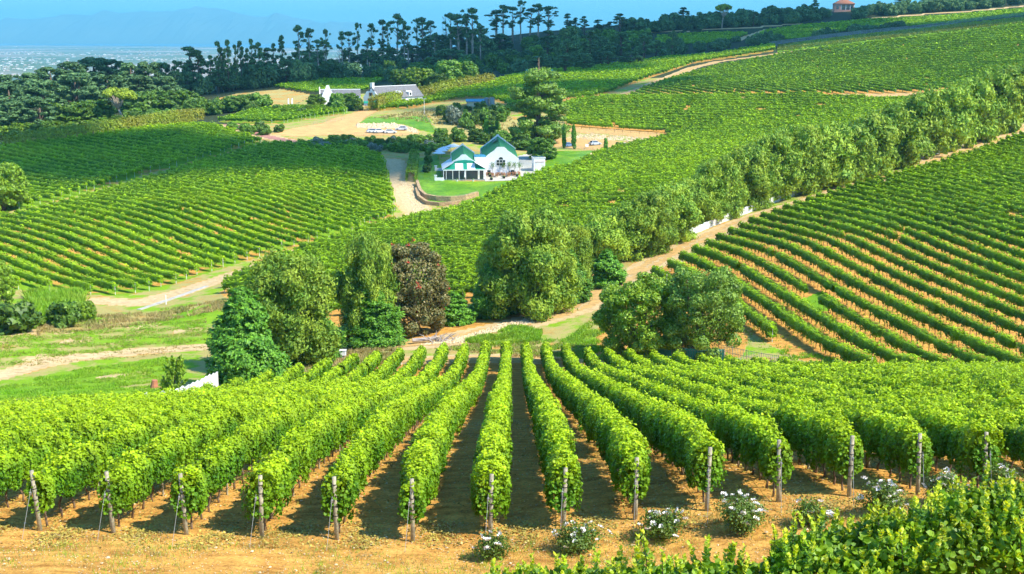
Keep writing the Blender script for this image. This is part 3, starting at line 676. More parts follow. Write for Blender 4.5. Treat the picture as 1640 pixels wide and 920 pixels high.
def put_child(name, me, parent, x, y, rz=0, tilt=(0, 0), sc=1, dz=0):
    o = bpy.data.objects.new(name, me)
    L0 = parent.location
    o.location = (x-L0[0], y-L0[1], float(Hf(x, y))-L0[2]+dz); o.rotation_euler = (tilt[0], tilt[1], rz); o.scale = (sc, sc, sc)
    return link(o, parent)
NLEAF = 0
# --- the near block: rows running away from the camera
FRONT = {-7: 38.6, -6: 38.4, -5: 38.2, -4: 37.9, -3: 37.8, -2: 37.5, -1: 37.2, 0: 37.4, 1: 37.6, 2: 38.0, 3: 38.2, 4: 38.3, 5: 38.5, 6: 38.8, 7: 39.2}
def end_y(x):
    return float(np.interp(x, [-70,-60,-45,-38,-32,-27,-22,-17,-10,0,6,12,16,22,30,45,70], [104,107,110,113,117,123,131,139,143,145,143,138,134,128,120,114,110]))
ls_near = lambda d: max(.098, .00125*d+.03)
NEAR = 0
for i in range(-29, 30):
    X = -.69+(2.45*i if i < 0 else 2.33*i)
    y0 = FRONT.get(i, 38.6 if i < 0 else 39.5)+.1
    ymin = (abs(X)-3)/.44
    y0c = max(y0, ymin)
    y1 = end_y(X)+rng.uniform(-.6, .6)
    if y1-y0c < 4: continue
    side = 'left' if i < 0 else 'right'
    nm = (('near vine row %s to the %s of the straight middle row' % (ordinal(abs(i)), side)) if i else 'near vine row that runs straight away from the camera between bare dark strips')
    if abs(i) == 1: nm = 'near vine row directly %s of the straight middle row' % side
    NEAR += 1
    r = empty('vine_row', (X, y0c, float(Hf(X, y0c)))); tag(r, nm, 'vine row', 'vine rows of the near block')
    V, Fq, cf = row_foliage((X, y0c), (X, y1), ls_near, 1.5, hw=.43, zc=1.28, hh=.70, kind='hex' if abs(i) < 13 else 'quad', lump=.18, shoots=3.2)
    NLEAF += len(Fq)
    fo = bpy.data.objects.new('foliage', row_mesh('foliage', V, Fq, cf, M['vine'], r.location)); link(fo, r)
    if y0c == y0:
        tl = (rng.uniform(-.05, .02), (-.06 if i < -3 else rng.uniform(-.03, .03)))
        p = put_child('end_post', pm, r, X, y0-.1, 0, tl)
        for z in (.75, 1.1, 1.45, 1.8):
            wb = bpy.data.objects.new('wire_band', bandme); wb.location = (0, 0, z+rng.uniform(-.04, .04)); link(wb, p)
        put_child('anchor_wire', anm, r, X-.05, y0-.4)
    put_child('end_post', stk2, r, X, y1+.2)
    hose = MB(); hy = np.arange(y0c, min(y1, 100), 1.5)
    hose.tube([(0.06-0, y-y0c, float(Hf(X, y))-r.location[2]+.32+.03*math.sin(y*2)) for y in hy], .011 if abs(i) < 9 else .012, 4)
    hose.build('drip_hose', M['black'], r)
    ys_ = np.arange(y0c+.6, y1-.5, 1.25); rest_v = []; rest_f = []; nv = 0; shown = 0
    lim = 26 if abs(i) <= 8 else 0
    for j, y in enumerate(ys_):
        if shown < lim:
            put_child('vine_trunk', tr_me[j % 4], r, X+rng.uniform(-.04, .04), y+rng.uniform(-.1, .1), rng.uniform(0, 6)); shown += 1
        else:
            q = MB().tube([(X, y, 0), (X+rng.uniform(-.05, .05), y, .75)], .045, 4)
            v = np.array(q.v); v[:, 2] += float(Hf(X, y)); v -= np.array(r.location); rest_v.append(v); rest_f += [np.array([f for f in q.f if len(f) == 4])+nv]; nv += len(v)
    if rest_v:
        tag(np_obj('vine_trunks', np.concatenate(rest_v), [np.concatenate(rest_f)], M['vine_bark'], r), kind='stuff')
    for y in np.arange(y0c+5.5, min(y1, 80), 6):
        put_child('stake', stk, r, X+.03, y)
# --- fields further off
gapR = [G([(1276,486),(1316,470),(1338,479),(1334,492),(1300,495)])]
specs = []
def field(key, dirv, s, mat, name, cat_label, group, ls, cover, gaps=None, order=1, warp=None, frame=1000, jit=.8, off=0., minlen=6, hw=.36, zc=1.27, hh=.6, posts=True):
    PO = np.array(Z[key], float)
    if warp is not None: PO = np.concatenate([np.linspace(a, b, 12, endpoint=False) for a, b in zip(PO, np.roll(PO, -1, 0))]); PO[:, 0] += warp(PO[:, 1])
    L_ = hatch(PO, dirv, s, off, jit=jit, frame=frame, minlen=minlen)
    for k, (a, b) in enumerate(L_):
        specs.append(dict(a=a, b=b, mat=mat, name=name, label=cat_label % ordinal((k+1) if order > 0 else len(L_)-k), group=group, ls=ls, cover=cover, gaps=gaps,
                          d=min(np.hypot(*a), np.hypot((a[0]+b[0])/2, (a[1]+b[1])/2)), hw=hw, zc=zc, hh=hh, posts=posts, warp=warp))
    return len(L_)
ls_far = lambda d: .00115*d+.035
warpR = lambda y: .0011*np.maximum(0, np.asarray(y, float)-180)**2
nR = field('R', (.12, -1), 3.7, M['vine_right'], 'vine_row', 'vine row on the red slope at right, %s row in from the tree belt track', 'vine rows of the right hand slope', ls_far, 1.0, gaps=gapR, order=-1, jit=.5, hw=.56, zc=1.25, hh=.78, warp=warpR)
nA2 = field('A2', (1.06, -1), 3.4, M['vine_far'], 'vine_row', 'vine row in the big lower left vineyard, %s row up from its near corner', 'vine rows of the lower left vineyard', ls_far, .85, hw=.55, hh=.78, zc=1.35)
nA1 = field('A1', (1.15, -1), 3.6, M['vine_far'], 'vine_row', 'vine row in the upper left vineyard, %s row up from the grassy strip', 'vine rows of the upper left vineyard', ls_far, .8, hw=.55, hh=.78, zc=1.35)
nB = field('B', (2.4, -1), 4.4, M['vine_mid'], 'vine_row', 'vine row in the middle vineyard behind the tree belt, %s row from the front', 'vine rows of the middle vineyard', ls_far, .85, hw=.6, hh=.85, zc=1.4)
nC = field('C', (.37, -1), 4.3, M['vine_right'], 'vine_row', 'vine row on the upper right hillside, %s row from its left corner', 'vine rows of the upper right hillside', ls_far, .6, order=-1, hw=.5, zc=1.2, hh=.70)
nD = field('D', (1.9, -1), 4.8, M['vine_mid'], 'vine_row', 'vine row on the upper middle hillside, %s row', 'vine rows of the upper middle hillside', ls_far, .7, hw=.6, hh=.85, zc=1.4)
nE = field('E', (1.2, -1), 3.0, M['vine_right'], 'vine_row', 'vine row in the small plot by the white farmhouse, %s row', 'vine rows by the farmhouse', ls_far, .6)
nYS = field('YS', (.5, -1), 3.4, M['yellow_hedge'], 'vine_row', 'young vine row, %s', 'young vines', ls_far, .25, hw=.2, zc=.7, hh=.35, posts=False)
for k_ in ('F1', 'F2', 'F3', 'F4'):
    field(k_, (3.0, -1) if k_ != 'F2' else (4.0, -1), 4.2, M['vine_right'], 'vine_row', 'far row %s', 'far rows', ls_far, .5, posts=False, hw=.6)
NEAR_ROWS = 59
specs.sort(key=lambda q: q['d']); single = specs[:298-NEAR]; rest = specs[298-NEAR:]
for q in single:
    a, b = q['a'], q['b']; wq = q['warp'] or (lambda y: 0*y)
    V, Fq, cf = row_foliage(a, b, q['ls'], q['cover'], q['hw'], q['zc'], q['hh'], q['gaps'], 'tri', warp=q['warp'], lump=.22, nj=.3)
    NLEAF += len(Fq)
    a2 = (a[0]-float(wq(a[1])), a[1]); b2 = (b[0]-float(wq(b[1])), b[1]); loc = (a2[0], a2[1], float(Hf(*a2)))
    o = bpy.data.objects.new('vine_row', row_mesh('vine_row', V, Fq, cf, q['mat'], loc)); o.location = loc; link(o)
    tag(o, q['label'], 'vine row', q['group'])
    for e in (a2, b2):
        if abs(e[0]/e[1]) < .43: put_child('end_post', stk2, o, e[0], e[1])
    if q['group'].startswith('vine rows of the right') :
        d = np.array(b)-np.array(a); Ln = np.hypot(*d); st = 1.5 if q['d'] < 240 else 3
        nt = int(Ln/st); qv = []; qf = []; nv = 0
        for j in range(nt):
            p = np.array(a)+d*(j+.5)/nt; p[0] -= float(wq(p[1]))
            if any(inside(g, np.array([p[0]]), np.array([p[1]]))[0] for g in q['gaps']): continue
            t = MB().tube([(p[0], p[1], 0), (p[0], p[1], .8)], .05, 3); v = np.array(t.v); v[:, 2] += float(Hf(*p)); qv.append(v-np.array(loc)); qf.append(np.array([f for f in t.f if len(f) == 4])+nv); nv += len(v)
        tag(np_obj('vine_trunks', np.concatenate(qv), [np.concatenate(qf)], M['vine_bark'], o), kind='stuff')
by = {}
for q in rest: by.setdefault(q['mat'].name, []).append(q)
VV = []; F3 = []; F4 = []; MI3 = []; MI4 = []; nv = 0; rmats = []
for mn, qs in by.items():
    rmats.append(qs[0]['mat']); mi = len(rmats)-1
    for q in qs:
        V, Fq, cf = row_foliage(q['a'], q['b'], q['ls'], q['cover'], q['hw'], q['zc'], q['hh'], q['gaps'], 'tri', warp=q['warp'], lump=.22, nj=.3)
        VV.append(V); F3.append(Fq+nv); F4.append(cf+nv); MI3 += [mi]*len(Fq); MI4 += [mi]*len(cf); nv += len(V)
        NLEAF += len(Fq)
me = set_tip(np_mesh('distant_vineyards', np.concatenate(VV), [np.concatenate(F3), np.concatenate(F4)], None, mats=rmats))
me.polygons.foreach_set('material_index', np.array(MI3+MI4, np.int32))
tag(link(bpy.data.objects.new('distant_vineyards', me)), kind='stuff', label='far vine rows covering the upper hillsides in fine green stripes')
print('ROWS R', nR, 'A2', nA2, 'A1', nA1, 'B', nB, 'C', nC, 'D', nD, 'YS', nYS, 'total', len(specs), 'leaves', NLEAF)
# ------------------------------------------------------------------ trees
def shell(blobs, n, r, fill=.72):
    """points near the surfaces of ellipsoids (cx,cy,cz,rx,ry,rz) with outward normals; points deep inside another are dropped"""
    B = np.array(blobs, float); a = (B[:, 3]*B[:, 4]+B[:, 3]*B[:, 5]+B[:, 4]*B[:, 5]); k = r.choice(len(B), int(n*1.5), p=a/a.sum())
    d = r.normal(size=(len(k), 3)); d /= np.linalg.norm(d, axis=1, keepdims=True)
    q = r.uniform(fill, 1.08, len(k))[:, None]
    p = B[k, :3]+d*B[k, 3:]*q
    keep = np.ones(len(p), bool)
    for b in B:
        keep &= (((p-b[:3])/b[3:])**2).sum(1) > .42
    p, d, k = p[keep][:n], d[keep][:n], k[keep][:n]
    nn = d/B[k, 3:]; nn /= np.linalg.norm(nn, axis=1, keepdims=True)
    return p, nn, B[k, :3]
def limbs(mb, base, targets, r0, r1, r):
    for t in targets:
        t = np.array(t, float); b = np.array(base, float); m = b*.45+t*.55+r.normal(size=3)*.06*np.linalg.norm(t-b); m[2] = b[2]*.45+t[2]*.55-.04*abs(t[2]-b[2])
        mb.tube([b, m, t], [r0, (r0+r1)/2, r1], 5)
def tree_mesh(kind, W, Hh, card, n, seed, mat, bark='bark', shape='tri'):
    r = np.random.default_rng(seed); tk = MB(); R = W/2; T = None
    stretch = 1.0
    if kind == 'round':
        bl = [(0, 0, Hh*.52, R*.72, R*.72, Hh*.40)]
        for i in range(90):
            a = r.uniform(0, 6.28); z = r.uniform(.06, .95); rad = R*.86*math.sqrt(max(0, 1-((z-.46)/.56)**2))*r.uniform(.8, 1.03); s = R*r.uniform(.10, .22)
            bl.append((math.cos(a)*rad, math.sin(a)*rad, z*Hh, s, s, s*.8))
        p, nn, _ = shell(bl, n, r); tk.tube([(0,0,-.5),(0,0,Hh*.2),(.1,0,Hh*.5)], [R*.10, R*.08, R*.05], 7)
        limbs(tk, (0, 0, Hh*.18), [(b[0]*.8, b[1]*.8, b[2]) for b in bl[1:12]], R*.05, R*.015, r)
    elif kind == 'feather':
        bl = [(0, 0, Hh*.45, R*.55, R*.55, Hh*.36)]
        for i in range(95):
            a = r.uniform(0, 6.28); z = r.uniform(.06, .97); rad = R*.88*math.sqrt(max(0.02, 1-((z-.40)/.62)**2))*r.uniform(.5, 1.02); s = R*r.uniform(.09, .20)
            bl.append((math.cos(a)*rad, math.sin(a)*rad, z*Hh, s, s, s*1.25))
        p, nn, c = shell(bl, n, r, .35); p = p+r.normal(size=p.shape)*R*.05; T = nn*.9+np.array([.35, 0, .9])+r.normal(size=p.shape)*.45; stretch = 1.7
        tk.tube([(0,0,-.5),(0,0,Hh*.4),(.1,0,Hh*.8)], [R*.09, R*.06, R*.02], 6)
        limbs(tk, (0, 0, Hh*.2), [(b[0]*.8, b[1]*.8, b[2]) for b in bl[1:12]], R*.035, R*.012, r)
    elif kind == 'conifer':
        P_, N_, T_ = [], [], []
        nb = max(60, n//150)
        for i in range(nb):
            z = (i+.5)/nb; z = z**1.15; a = i*2.4+r.uniform(-.3, .3)
            rad = R*(1-z)**.5*r.uniform(.62, 1.12)*(1 if z > .08 else .85)*(1+.12*math.sin(a*2+seed)+.1*math.sin(z*9+a))+.02*R
            per = int(n/nb*(.45+1.1*(1-z)))
            t = r.uniform(.25, 1, per)**.7; sw = (1-t*.55)*.30*rad
            da = r.normal(size=per)*sw*.8; dirv = np.array([math.cos(a), math.sin(a)]); pr = np.array([-dirv[1], dirv[0]])
            x = dirv[0]*t*rad+pr[0]*da; y = dirv[1]*t*rad+pr[1]*da
            zz = z*Hh*.97+.03*Hh+(t**2)*rad*.16-(t*rad*.14)+r.normal(size=per)*.10*rad*.6
            P_.append(np.stack([x, y, zz], -1)); N_.append(np.stack([dirv[0]*.7+r.normal(size=per)*.4, dirv[1]*.7+r.normal(size=per)*.4, .8+r.normal(size=per)*.3], -1))
            T_.append(np.stack([dirv[0]+r.normal(size=per)*.35, dirv[1]+r.normal(size=per)*.35, .35+r.normal(size=per)*.2], -1))
        p, nn, T = np.concatenate(P_), np.concatenate(N_), np.concatenate(T_); stretch = 1.7
        tk.tube([(0,0,-.5),(0,0,Hh*.5),(0,0,Hh*.93)], [R*.09, R*.06, R*.015], 6)
    elif kind == 'column':
        bl = [(0, 0, Hh*.5, R*.8, R*.8, Hh*.46)]
        for i in range(16):
            a = r.uniform(0, 6.28); z = r.uniform(.08, .93); rad = R*.55*math.sqrt(max(0.03, 1-((z-.45)/.56)**2)); s = R*r.uniform(.3, .5)
            bl.append((math.cos(a)*rad, math.sin(a)*rad, z*Hh, s, s, s*1.8))
        p, nn, _ = shell(bl, n, r, .7); T = nn*.3+np.array([0, 0, 1.]); stretch = 1.5; tk.tube([(0,0,-.4),(0,0,Hh*.6)], [R*.2, R*.08], 6)
    elif kind == 'wispy':
        P_ = []; nb = 60
        for i in range(nb):
            z0 = r.uniform(.02, .75); a = r.uniform(0, 6.28); ln = Hh*r.uniform(.2, .35)*(1.1-z0*.6); per = n//nb; t = r.uniform(0, 1, per)
            rr = R*(.25+.75*t)*(1-z0*.55)
            P_.append(np.stack([math.cos(a)*rr+r.normal(size=per)*.08, math.sin(a)*rr+r.normal(size=per)*.08, z0*Hh+t*ln], -1))
        p = np.concatenate(P_); nn = r.normal(size=p.shape); tk.tube([(0,0,-.4),(0.05,0,Hh*.5),(0,0,Hh*.95)], [.09,.06,.02], 6)
    elif kind in ('pine', 'gum'):
        lean = r.uniform(-.04, .04)*Hh; top = np.array([lean, 0, Hh*.93]); bl = []
        z0 = .42 if kind == 'pine' else .45
        nb = 24 if kind == 'pine' else 17
        for i in range(nb):
            z = r.uniform(z0, .97); a = r.uniform(0, 6.28); q = R*(1-.75*abs(z-.62)/.4)*r.uniform(.25, .95) if kind == 'pine' else R*r.uniform(.15, .95)*(.35+.65*sstep(z0, .8, z))
            s = R*(r.uniform(.15, .30) if kind == 'pine' else r.uniform(.13, .25)); bl.append((math.cos(a)*q+lean*z, math.sin(a)*q, z*Hh, s, s, s*(.6 if kind == 'pine' else .45)))
        bl.append((lean, 0, Hh*.96, R*.35, R*.35, R*.22))
        p, nn, _ = shell(bl, n, r, .2); p = p+r.normal(size=p.shape)*.15; tk.tube([(0,0,-1),(lean*.5,0,Hh*.5),tuple(top)], [R*.09+.12, R*.06+.08, .05], 6)
        for b in bl:
            zb = max(.3, (b[2]/Hh-.14))*Hh; tk.tube([(lean*zb/Hh, 0, zb), (b[0]*.6, b[1]*.6, (zb+b[2])/2), (b[0], b[1], b[2])], [R*.035+.05, .07, .04], 4)
    elif kind == 'dense':
        bl = []
        for i in range(60):
            a = r.uniform(0, 6.28); z = r.uniform(.30, .95); rad = R*.86*math.sqrt(max(0, 1-((z-.5)/.5)**2))*r.uniform(.5, 1); s = R*r.uniform(.12, .26)
            bl.append((math.cos(a)*rad, math.sin(a)*rad, z*Hh, s, s, s*.7))
        p, nn, _ = shell(bl, n, r, .6); tk.tube([(0,0,-1),(0,0,Hh*.5),(.2,0,Hh*.85)], [R*.08+.1, R*.06+.05, .08], 6)
        limbs(tk, (0, 0, Hh*.3), [(b[0]*.9, b[1]*.9, b[2]) for b in bl[:12]], .16, .05, r)
    elif kind == 'umbrella':
        bl = []
        for i in range(34):
            a = r.uniform(0, 6.28); q = math.sqrt(r.uniform(0, 1)); s = R*r.uniform(.15, .26)
            bl.append((math.cos(a)*q*R*.86, math.sin(a)*q*R*.86, Hh*(.72+.20*math.sqrt(max(0,1-q*q))), s, s, s*.7))
        p, nn, _ = shell(bl, n, r, .4); tk.tube([(R*.3,0,-1),(R*.22,0,Hh*.25),(R*.05,0,Hh*.45)], [R*.07,R*.055,R*.05], 7)
        limbs(tk, (R*.05, 0, Hh*.44), [(b[0], b[1], b[2]-.3) for b in bl[:16]], R*.035, R*.012, r)
    elif kind == 'cedar':
        bl = []
        for i in range(150):
            z = r.uniform(.06, 1)**1.3*.78; a = r.uniform(0, 6.28); q = R*(1.05-.55*(z/.8)**2.2)*r.uniform(.25, 1.0); s = R*r.uniform(.12, .22)
            bl.append((math.cos(a)*q, math.sin(a)*q, z*Hh+.04*Hh, s*1.2, s*1.2, s*.72))
        p, nn, _ = shell(bl, n, r, .4); T = nn+np.array([0,0,.3]); stretch = 1.5
        tk.tube([(0,0,-.6),(0,0,Hh*.5),(.1,0,Hh*.98)], [R*.09,R*.06,.05], 7)
        for b in bl[:44]:
            zb = max(.04*Hh, b[2]-R*.25); tk.tube([(0,0,zb),(b[0],b[1],b[2])], [R*.022,.04], 4)
        for i in range(26):
            z = r.uniform(.55, .95)*Hh; a = r.uniform(0, 6.28); q = R*.45*(1.1-z/Hh); tk.tube([(0,0,z),(math.cos(a)*q,math.sin(a)*q,z+q*.7)], [.09,.03], 4)
    else:   # bush
        bl = [(0, 0, Hh*.40, R*.7, R*.7, Hh*.42)]
        for i in range(16):
            a = r.uniform(0, 6.28); z = r.uniform(.15, .85); rad = R*.7*math.sqrt(max(0, 1-((z-.25)/.75)**2)); s = R*r.uniform(.22, .4)
            bl.append((math.cos(a)*rad, math.sin(a)*rad, z*Hh, s, s, s*.7*Hh/W*1.6))
        p, nn, _ = shell(bl, n, r, .7); tk.tube([(0,0,-.3),(0,0,Hh*.4)], [R*.08, R*.05], 5)
    jit = .5 if T is None else .35
    nn = nn+r.normal(size=nn.shape)*jit
    p = p.copy(); p[:, 2] = np.maximum(p[:, 2], -.15)
    V, Fq = leaf_cards(p, nn, card*r.uniform(.65, 1.35, len(p)), shape, stretch, T)
    return np_mesh('crown', V, [Fq], mat), tk.mesh('trunk', M[bark], True), p
TPL = {}
def template(key, kind, W, Hh, card, n, seed, mat, bark='bark', shape='tri'):
    TPL.setdefault(key, []).append((tree_mesh(kind, W, Hh, card, n, seed, M[mat], bark, shape), W, Hh))
for s_ in range(3): template('belt', 'feather', 13, 12, .30, 26000, 40+s_, 'feather')
for s_ in range(2): template('belt_far', 'feather', 13, 12, .42, 15000, 45+s_, 'feather')
template('near_feather', 'feather', 12, 13, .21, 60000, 50, 'feather')
for s_ in range(2): template('cypress', 'conifer', 10, 11, .24, 42000, 60+s_, 'cypress')
template('small_cypress', 'conifer', 6, 6, .24, 14000, 64, 'cypress')
template('round_a', 'round', 11, 10, .22, 42000, 70, 'round_a', shape='quad')
template('round_b', 'round', 11, 11, .22, 42000, 71, 'round_b', shape='quad')
template('coral', 'round', 9.5, 11.5, .25, 30000, 72, 'coral', shape='quad')
for s_ in range(3): template('pine', 'pine', 8, 20, .6, 3200, 80+s_, 'pine_dark')
for s_ in range(4): template('gum', 'gum', 11, 24, .6, 2200, 85+s_, 'pine_dark', 'pale_bark')
for s_ in range(3): template('dense', 'dense', 14, 18, .7, 6000, 90+s_, 'pine_dark')
for s_ in range(4): template('scrub', 'bush', 7, 5, .6, 1700, 95+s_, 'pine_dark')
for s_ in range(3): template('bush', 'bush', 4, 3, .40, 1800, 100+s_, 'bush')
template('bush_light', 'bush', 4, 3.4, .36, 2600, 104, 'bush_light')
template('bush_grey', 'bush', 4, 3.4, .40, 1500, 105, 'bush_grey')
for s_ in range(2): template('leafy', 'round', 8, 8, .6, 5200, 110+s_, 'bush')
template('light', 'round', 8, 8, .6, 4200, 113, 'bush_light')
template('umbrella', 'umbrella', 14, 15, .5, 6500, 115, 'pine_light', 'pale_bark')
template('cedar', 'cedar', 16, 24, .42, 30000, 116, 'round_b')
for s_ in range(2): template('column', 'column', 2, 8, .30, 2200, 118+s_, 'cypress')
template('wispy', 'wispy', 3.4, 5, .17, 5200, 120, 'round_a')
template('big_left', 'round', 12, 13, .45, 13000, 121, 'round_a')
_cnt = {}
TREES = []
def plant(key, u, vb, vt, w, label, cat='tree', group=None, name=None, at=None, wy=None):
    if at is None:
        g = ground_at(u, vb); k = vb
        while g is None: k += 1.5; g = ground_at(u, k)
    else: g = at
    slant = g[1]/(CP+(460-vb)/F_PX*SP)
    hgt = (vb-vt)*slant/F_PX/.985; wid = w*slant/F_PX
    lst = TPL[key]; i = _cnt.get(key, 0); _cnt[key] = i+1
    (cm, tm, _), W, Hh = lst[i % len(lst)]
    r = empty(name or 'tree', (g[0], g[1], g[2]-.1), (i*1.9) % 6.28)
    r.scale = (wid/W*1.02, (wy or wid)/W*1.02, hgt/Hh*1.02)
    link(bpy.data.objects.new('trunk', tm), r); link(bpy.data.objects.new('crown', cm), r)
    tag(r, label, cat, group); TREES.append((g[0], g[1])); return r
# trees along the gully and the long belt
plant('cypress', 392, 614, 462, 140, 'big bushy green conifer beside the white panel wall, lowest of the belt', name='cypress')
plant('near_feather', 466, 588, 413, 168, 'tall yellowish green tree rising behind the lowest conifer', name='feathery_tree')
plant('cypress', 500, 582, 478, 100, 'bushy conifer in front of the tall yellowish tree, beside the wire gate', name='cypress')
plant('near_feather', 590, 548, 384, 108, 'slender light olive tree left of the red-flowered tree', name='feathery_tree')
plant('cypress', 600, 552, 458, 104, 'dark drooping conifer in front of the slender olive tree', name='cypress')
plant('coral', 664, 534, 390, 116, 'brownish tree with scarlet blossom between two conifers', name='flowering_tree')
plant('small_cypress', 728, 518, 468, 66, 'small bright green conifer right of the red-flowered tree', name='cypress')
plant('cypress', 786, 506, 420, 80, 'dark conifer low at the left foot of the biggest feathery tree', name='cypress')
plant('near_feather', 850, 503, 343, 158, 'biggest feathery olive tree in the middle of the belt', name='feathery_tree')
plant('cypress', 905, 486, 395, 84, 'dark green conifer low at the right foot of the biggest feathery tree', name='cypress')
plant('near_feather', 912, 470, 362, 82, 'feathery tree close behind the conifer at the biggest tree', name='feathery_tree')
plant('near_feather', 812, 498, 372, 110, 'feathery tree close at the left side of the biggest one', name='feathery_tree')
plant('small_cypress', 972, 458, 400, 66, 'dark small conifer where the white fence of the belt begins', name='cypress')
WALLPX = [(1045,407),(1092,382),(1120,367),(1170,350),(1225,329),(1315,305),(1350,295),(1385,284),(1430,272),(1465,256),(1507,245),(1560,228),(1610,205),(1660,186)]
wu, wv = zip(*WALLPX)
for k, (u, vt, w) in enumerate([(962,352,78),(1014,330,84),(1070,302,84),(1120,290,72),(1152,262,76),(1190,244,80),(1232,224,82),(1278,212,86),(1320,210,84),(1358,208,76),(1394,190,76),(1432,178,78),(1474,158,80),(1516,150,76),(1554,138,74),(1590,126,72),(1626,114,74),(1662,102,78)]):
    vb = np.interp(u, wu, wv)-4 if u > 1045 else 428-(u-962)*.28
    plant('belt' if u < 1300 else 'belt_far', u, vb, vt, w*1.28, 'feathery olive tree in the long belt, %s uphill from the small dark conifer' % ordinal(k+1), group='feathery trees of the belt by the white fence', name='feathery_tree')
for k, (u, vt, w) in enumerate([(990,344,80),(1042,314,84),(1096,294,80),(1140,272,74),(1172,252,76),(1212,232,82),(1256,216,84),(1300,212,84),(1340,207,80),(1376,200,76),(1414,184,76),(1454,170,80),(1496,152,78),(1536,144,74),(1572,132,74),(1608,120,72)]):
    vb = (np.interp(u, wu, wv) if u > 1045 else 420)-13
    plant('belt' if u < 1250 else 'belt_far', u, vb, vt, w*1.15, 'feathery tree in the hidden second line of the belt, %s uphill' % ordinal(k+1), group='feathery trees of the belt, second line', name='feathery_tree')
plant('round_a', 1026, 572, 444, 150, 'round glossy green tree left of its greyer twin, above the green netting', name='round_tree')
plant('round_b', 1122, 572, 424, 136, 'round grey green tree right of its glossy twin, beside the netting', name='round_tree')
plant('wispy', 281, 642, 562, 44, 'slim upright young tree in front of the white panel wall', name='young_tree')
plant('big_left', 6, 338, 262, 84, 'dark leafy tree at the left edge between the two vineyards', name='leafy_tree')
plant('big_left', -6, 497, 412, 62, 'leafy tree cut by the left edge above the meadow bushes', name='leafy_tree')
for u, vb, vt, w, ky, lb in [(28,532,486,74,'bush','bushy green shrub at the left edge of the meadow'),(52,524,498,40,'bush_light','pale leafy shrub right of the meadow edge bush'),(104,522,482,52,'bush','dark shrub left of the lime green bush on the meadow'),(134,514,478,40,'bush_light','lime green round bush on the meadow'),(10,528,508,34,'bush_light','low bright shrub at the very left edge of the meadow')]:
    plant(ky, u, vb, vt, w, lb, 'bush', name='shrub')
# the wood on the left
back = [(8,168,121,52),(46,166,119,54),(84,160,110,56),(118,158,101,58),(152,152,95,64),(182,152,98,50),(212,160,103,50),(240,160,102,48),(262,152,103,36)]
mid_ = [(18,192,138,70),(70,190,130,70),(124,186,120,74),(176,182,122,70),(224,176,122,60),(262,170,124,50)]
frn = [(12,216,160,70),(66,212,158,62),(112,208,166,74),(152,204,162,60),(226,190,148,56),(262,186,146,50),(296,182,146,46)]
for k, (u, vb, vt, w) in enumerate(back): plant('dense', u, vb, vt, w*1.15, 'dark pine along the top of the left wood, %s from the left edge' % ordinal(k+1), group='pines along the top of the left wood', name='pine_tree')
for k, (u, vb, vt, w) in enumerate(mid_): plant('dense', u, vb, vt, w*1.15, 'dark pine inside the left wood, %s from the left edge in the middle line' % ordinal(k+1), group='pines inside the left wood', name='pine_tree')
for k, (u, vb, vt, w) in enumerate(frn): plant('leafy' if k > 1 else 'dense', u, vb, vt, w*1.15, 'leafy tree at the foot of the left wood, %s from the left edge' % ordinal(k+1), group='trees at the foot of the left wood', name='leafy_tree')
for k, (u, vb, vt, w) in enumerate([(281,152,100,20),(306,150,79,42),(322,150,84,34),(338,144,92,20),(352,148,71,17),(358,147,80,15),(367,147,69,19),(379,144,76,13),(388,140,70,16),(398,139,81,14),(405,138,67,17),(417,137,72,20),(431,134,80,28),(440,131,73,17),(453,130,61,17),(466,128,92,22)]):
    plant('pine', u, vb, vt, w, 'tall slender pine on the left ridge, %s from the left in its line' % ordinal(k+1), group='slender pines of the left ridge', name='pine_tree')
plant('umbrella', 190, 204, 142, 62, 'bright yellow green umbrella pine with a pale leaning trunk before the dark wood', name='umbrella_pine')
# trees emerging from the ridge
gums = [(482,120,46,24),(497,120,45,28),(510,112,66,22),(524,118,44,26),(521,120,66,24),(549,112,53,24),(560,112,50,26),(574,108,43,22),(588,112,60,22),(596,105,40,26),(613,104,37,24),(622,105,36,22),(636,102,31,28),(648,102,30,22),(654,102,44,20),(668,90,34,24),(678,88,27,28),(690,90,40,34),(697,95,50,26),(722,95,24,38),(736,95,28,36),(748,95,22,36),(757,95,22,34),(770,95,36,34),(795,66,18,38),(806,66,12,34),(821,62,10,28),(834,62,8,30),(848,62,9,34),(862,62,8,34),(878,60,14,34)]
for k, (u, vb, vt, w) in enumerate(gums): plant('gum', u, vb+8, vt+[0,5,-3,8,2][k % 5], w*[1.2,.95,1.3,.8][k % 4], 'tall bare-stemmed tree with flat dark clumps above the shaded ridge, %s from the left' % ordinal(k+1), group='tall trees on the skyline of the shaded ridge', name='gum_tree')
for k, (u, vb, vt, w) in enumerate([(909,58,24,20),(921,58,30,14),(936,58,28,18),(958,56,33,24),(975,56,36,20),(993,56,24,28),(1016,58,35,26),(1065,50,35,16),(1094,46,14,24),(1158,46,8,26),(1118,44,30,18),(1206,42,20,20),(1304,30,2,16),(1440,12,0,20),(1478,10,-2,14)]):
    plant('pine' if k not in (9,) else 'umbrella', u, vb, vt, w*1.1, 'dark tree standing out against the sky on the right ridge, %s from the left' % ordinal(k+1), group='trees standing on the right skyline', name='pine_tree')
for k, (u, vb, vt, w) in enumerate([(876,105,52,40),(908,112,46,44),(944,108,52,40),(962,104,60,40),(995,98,54,44),(1032,98,56,36),(1050,92,66,30),(1076,95,52,22),(905,120,90,50),(935,116,86,40),(975,110,84,46),(1010,106,84,40),(860,122,92,50)]):
    plant('dense' if k % 2 else 'pine', u, vb, vt, w, 'dark tree crowding behind the middle hillside vines, %s from the left' % ordinal(k+1), group='trees behind the middle hillside vines', name='pine_tree')
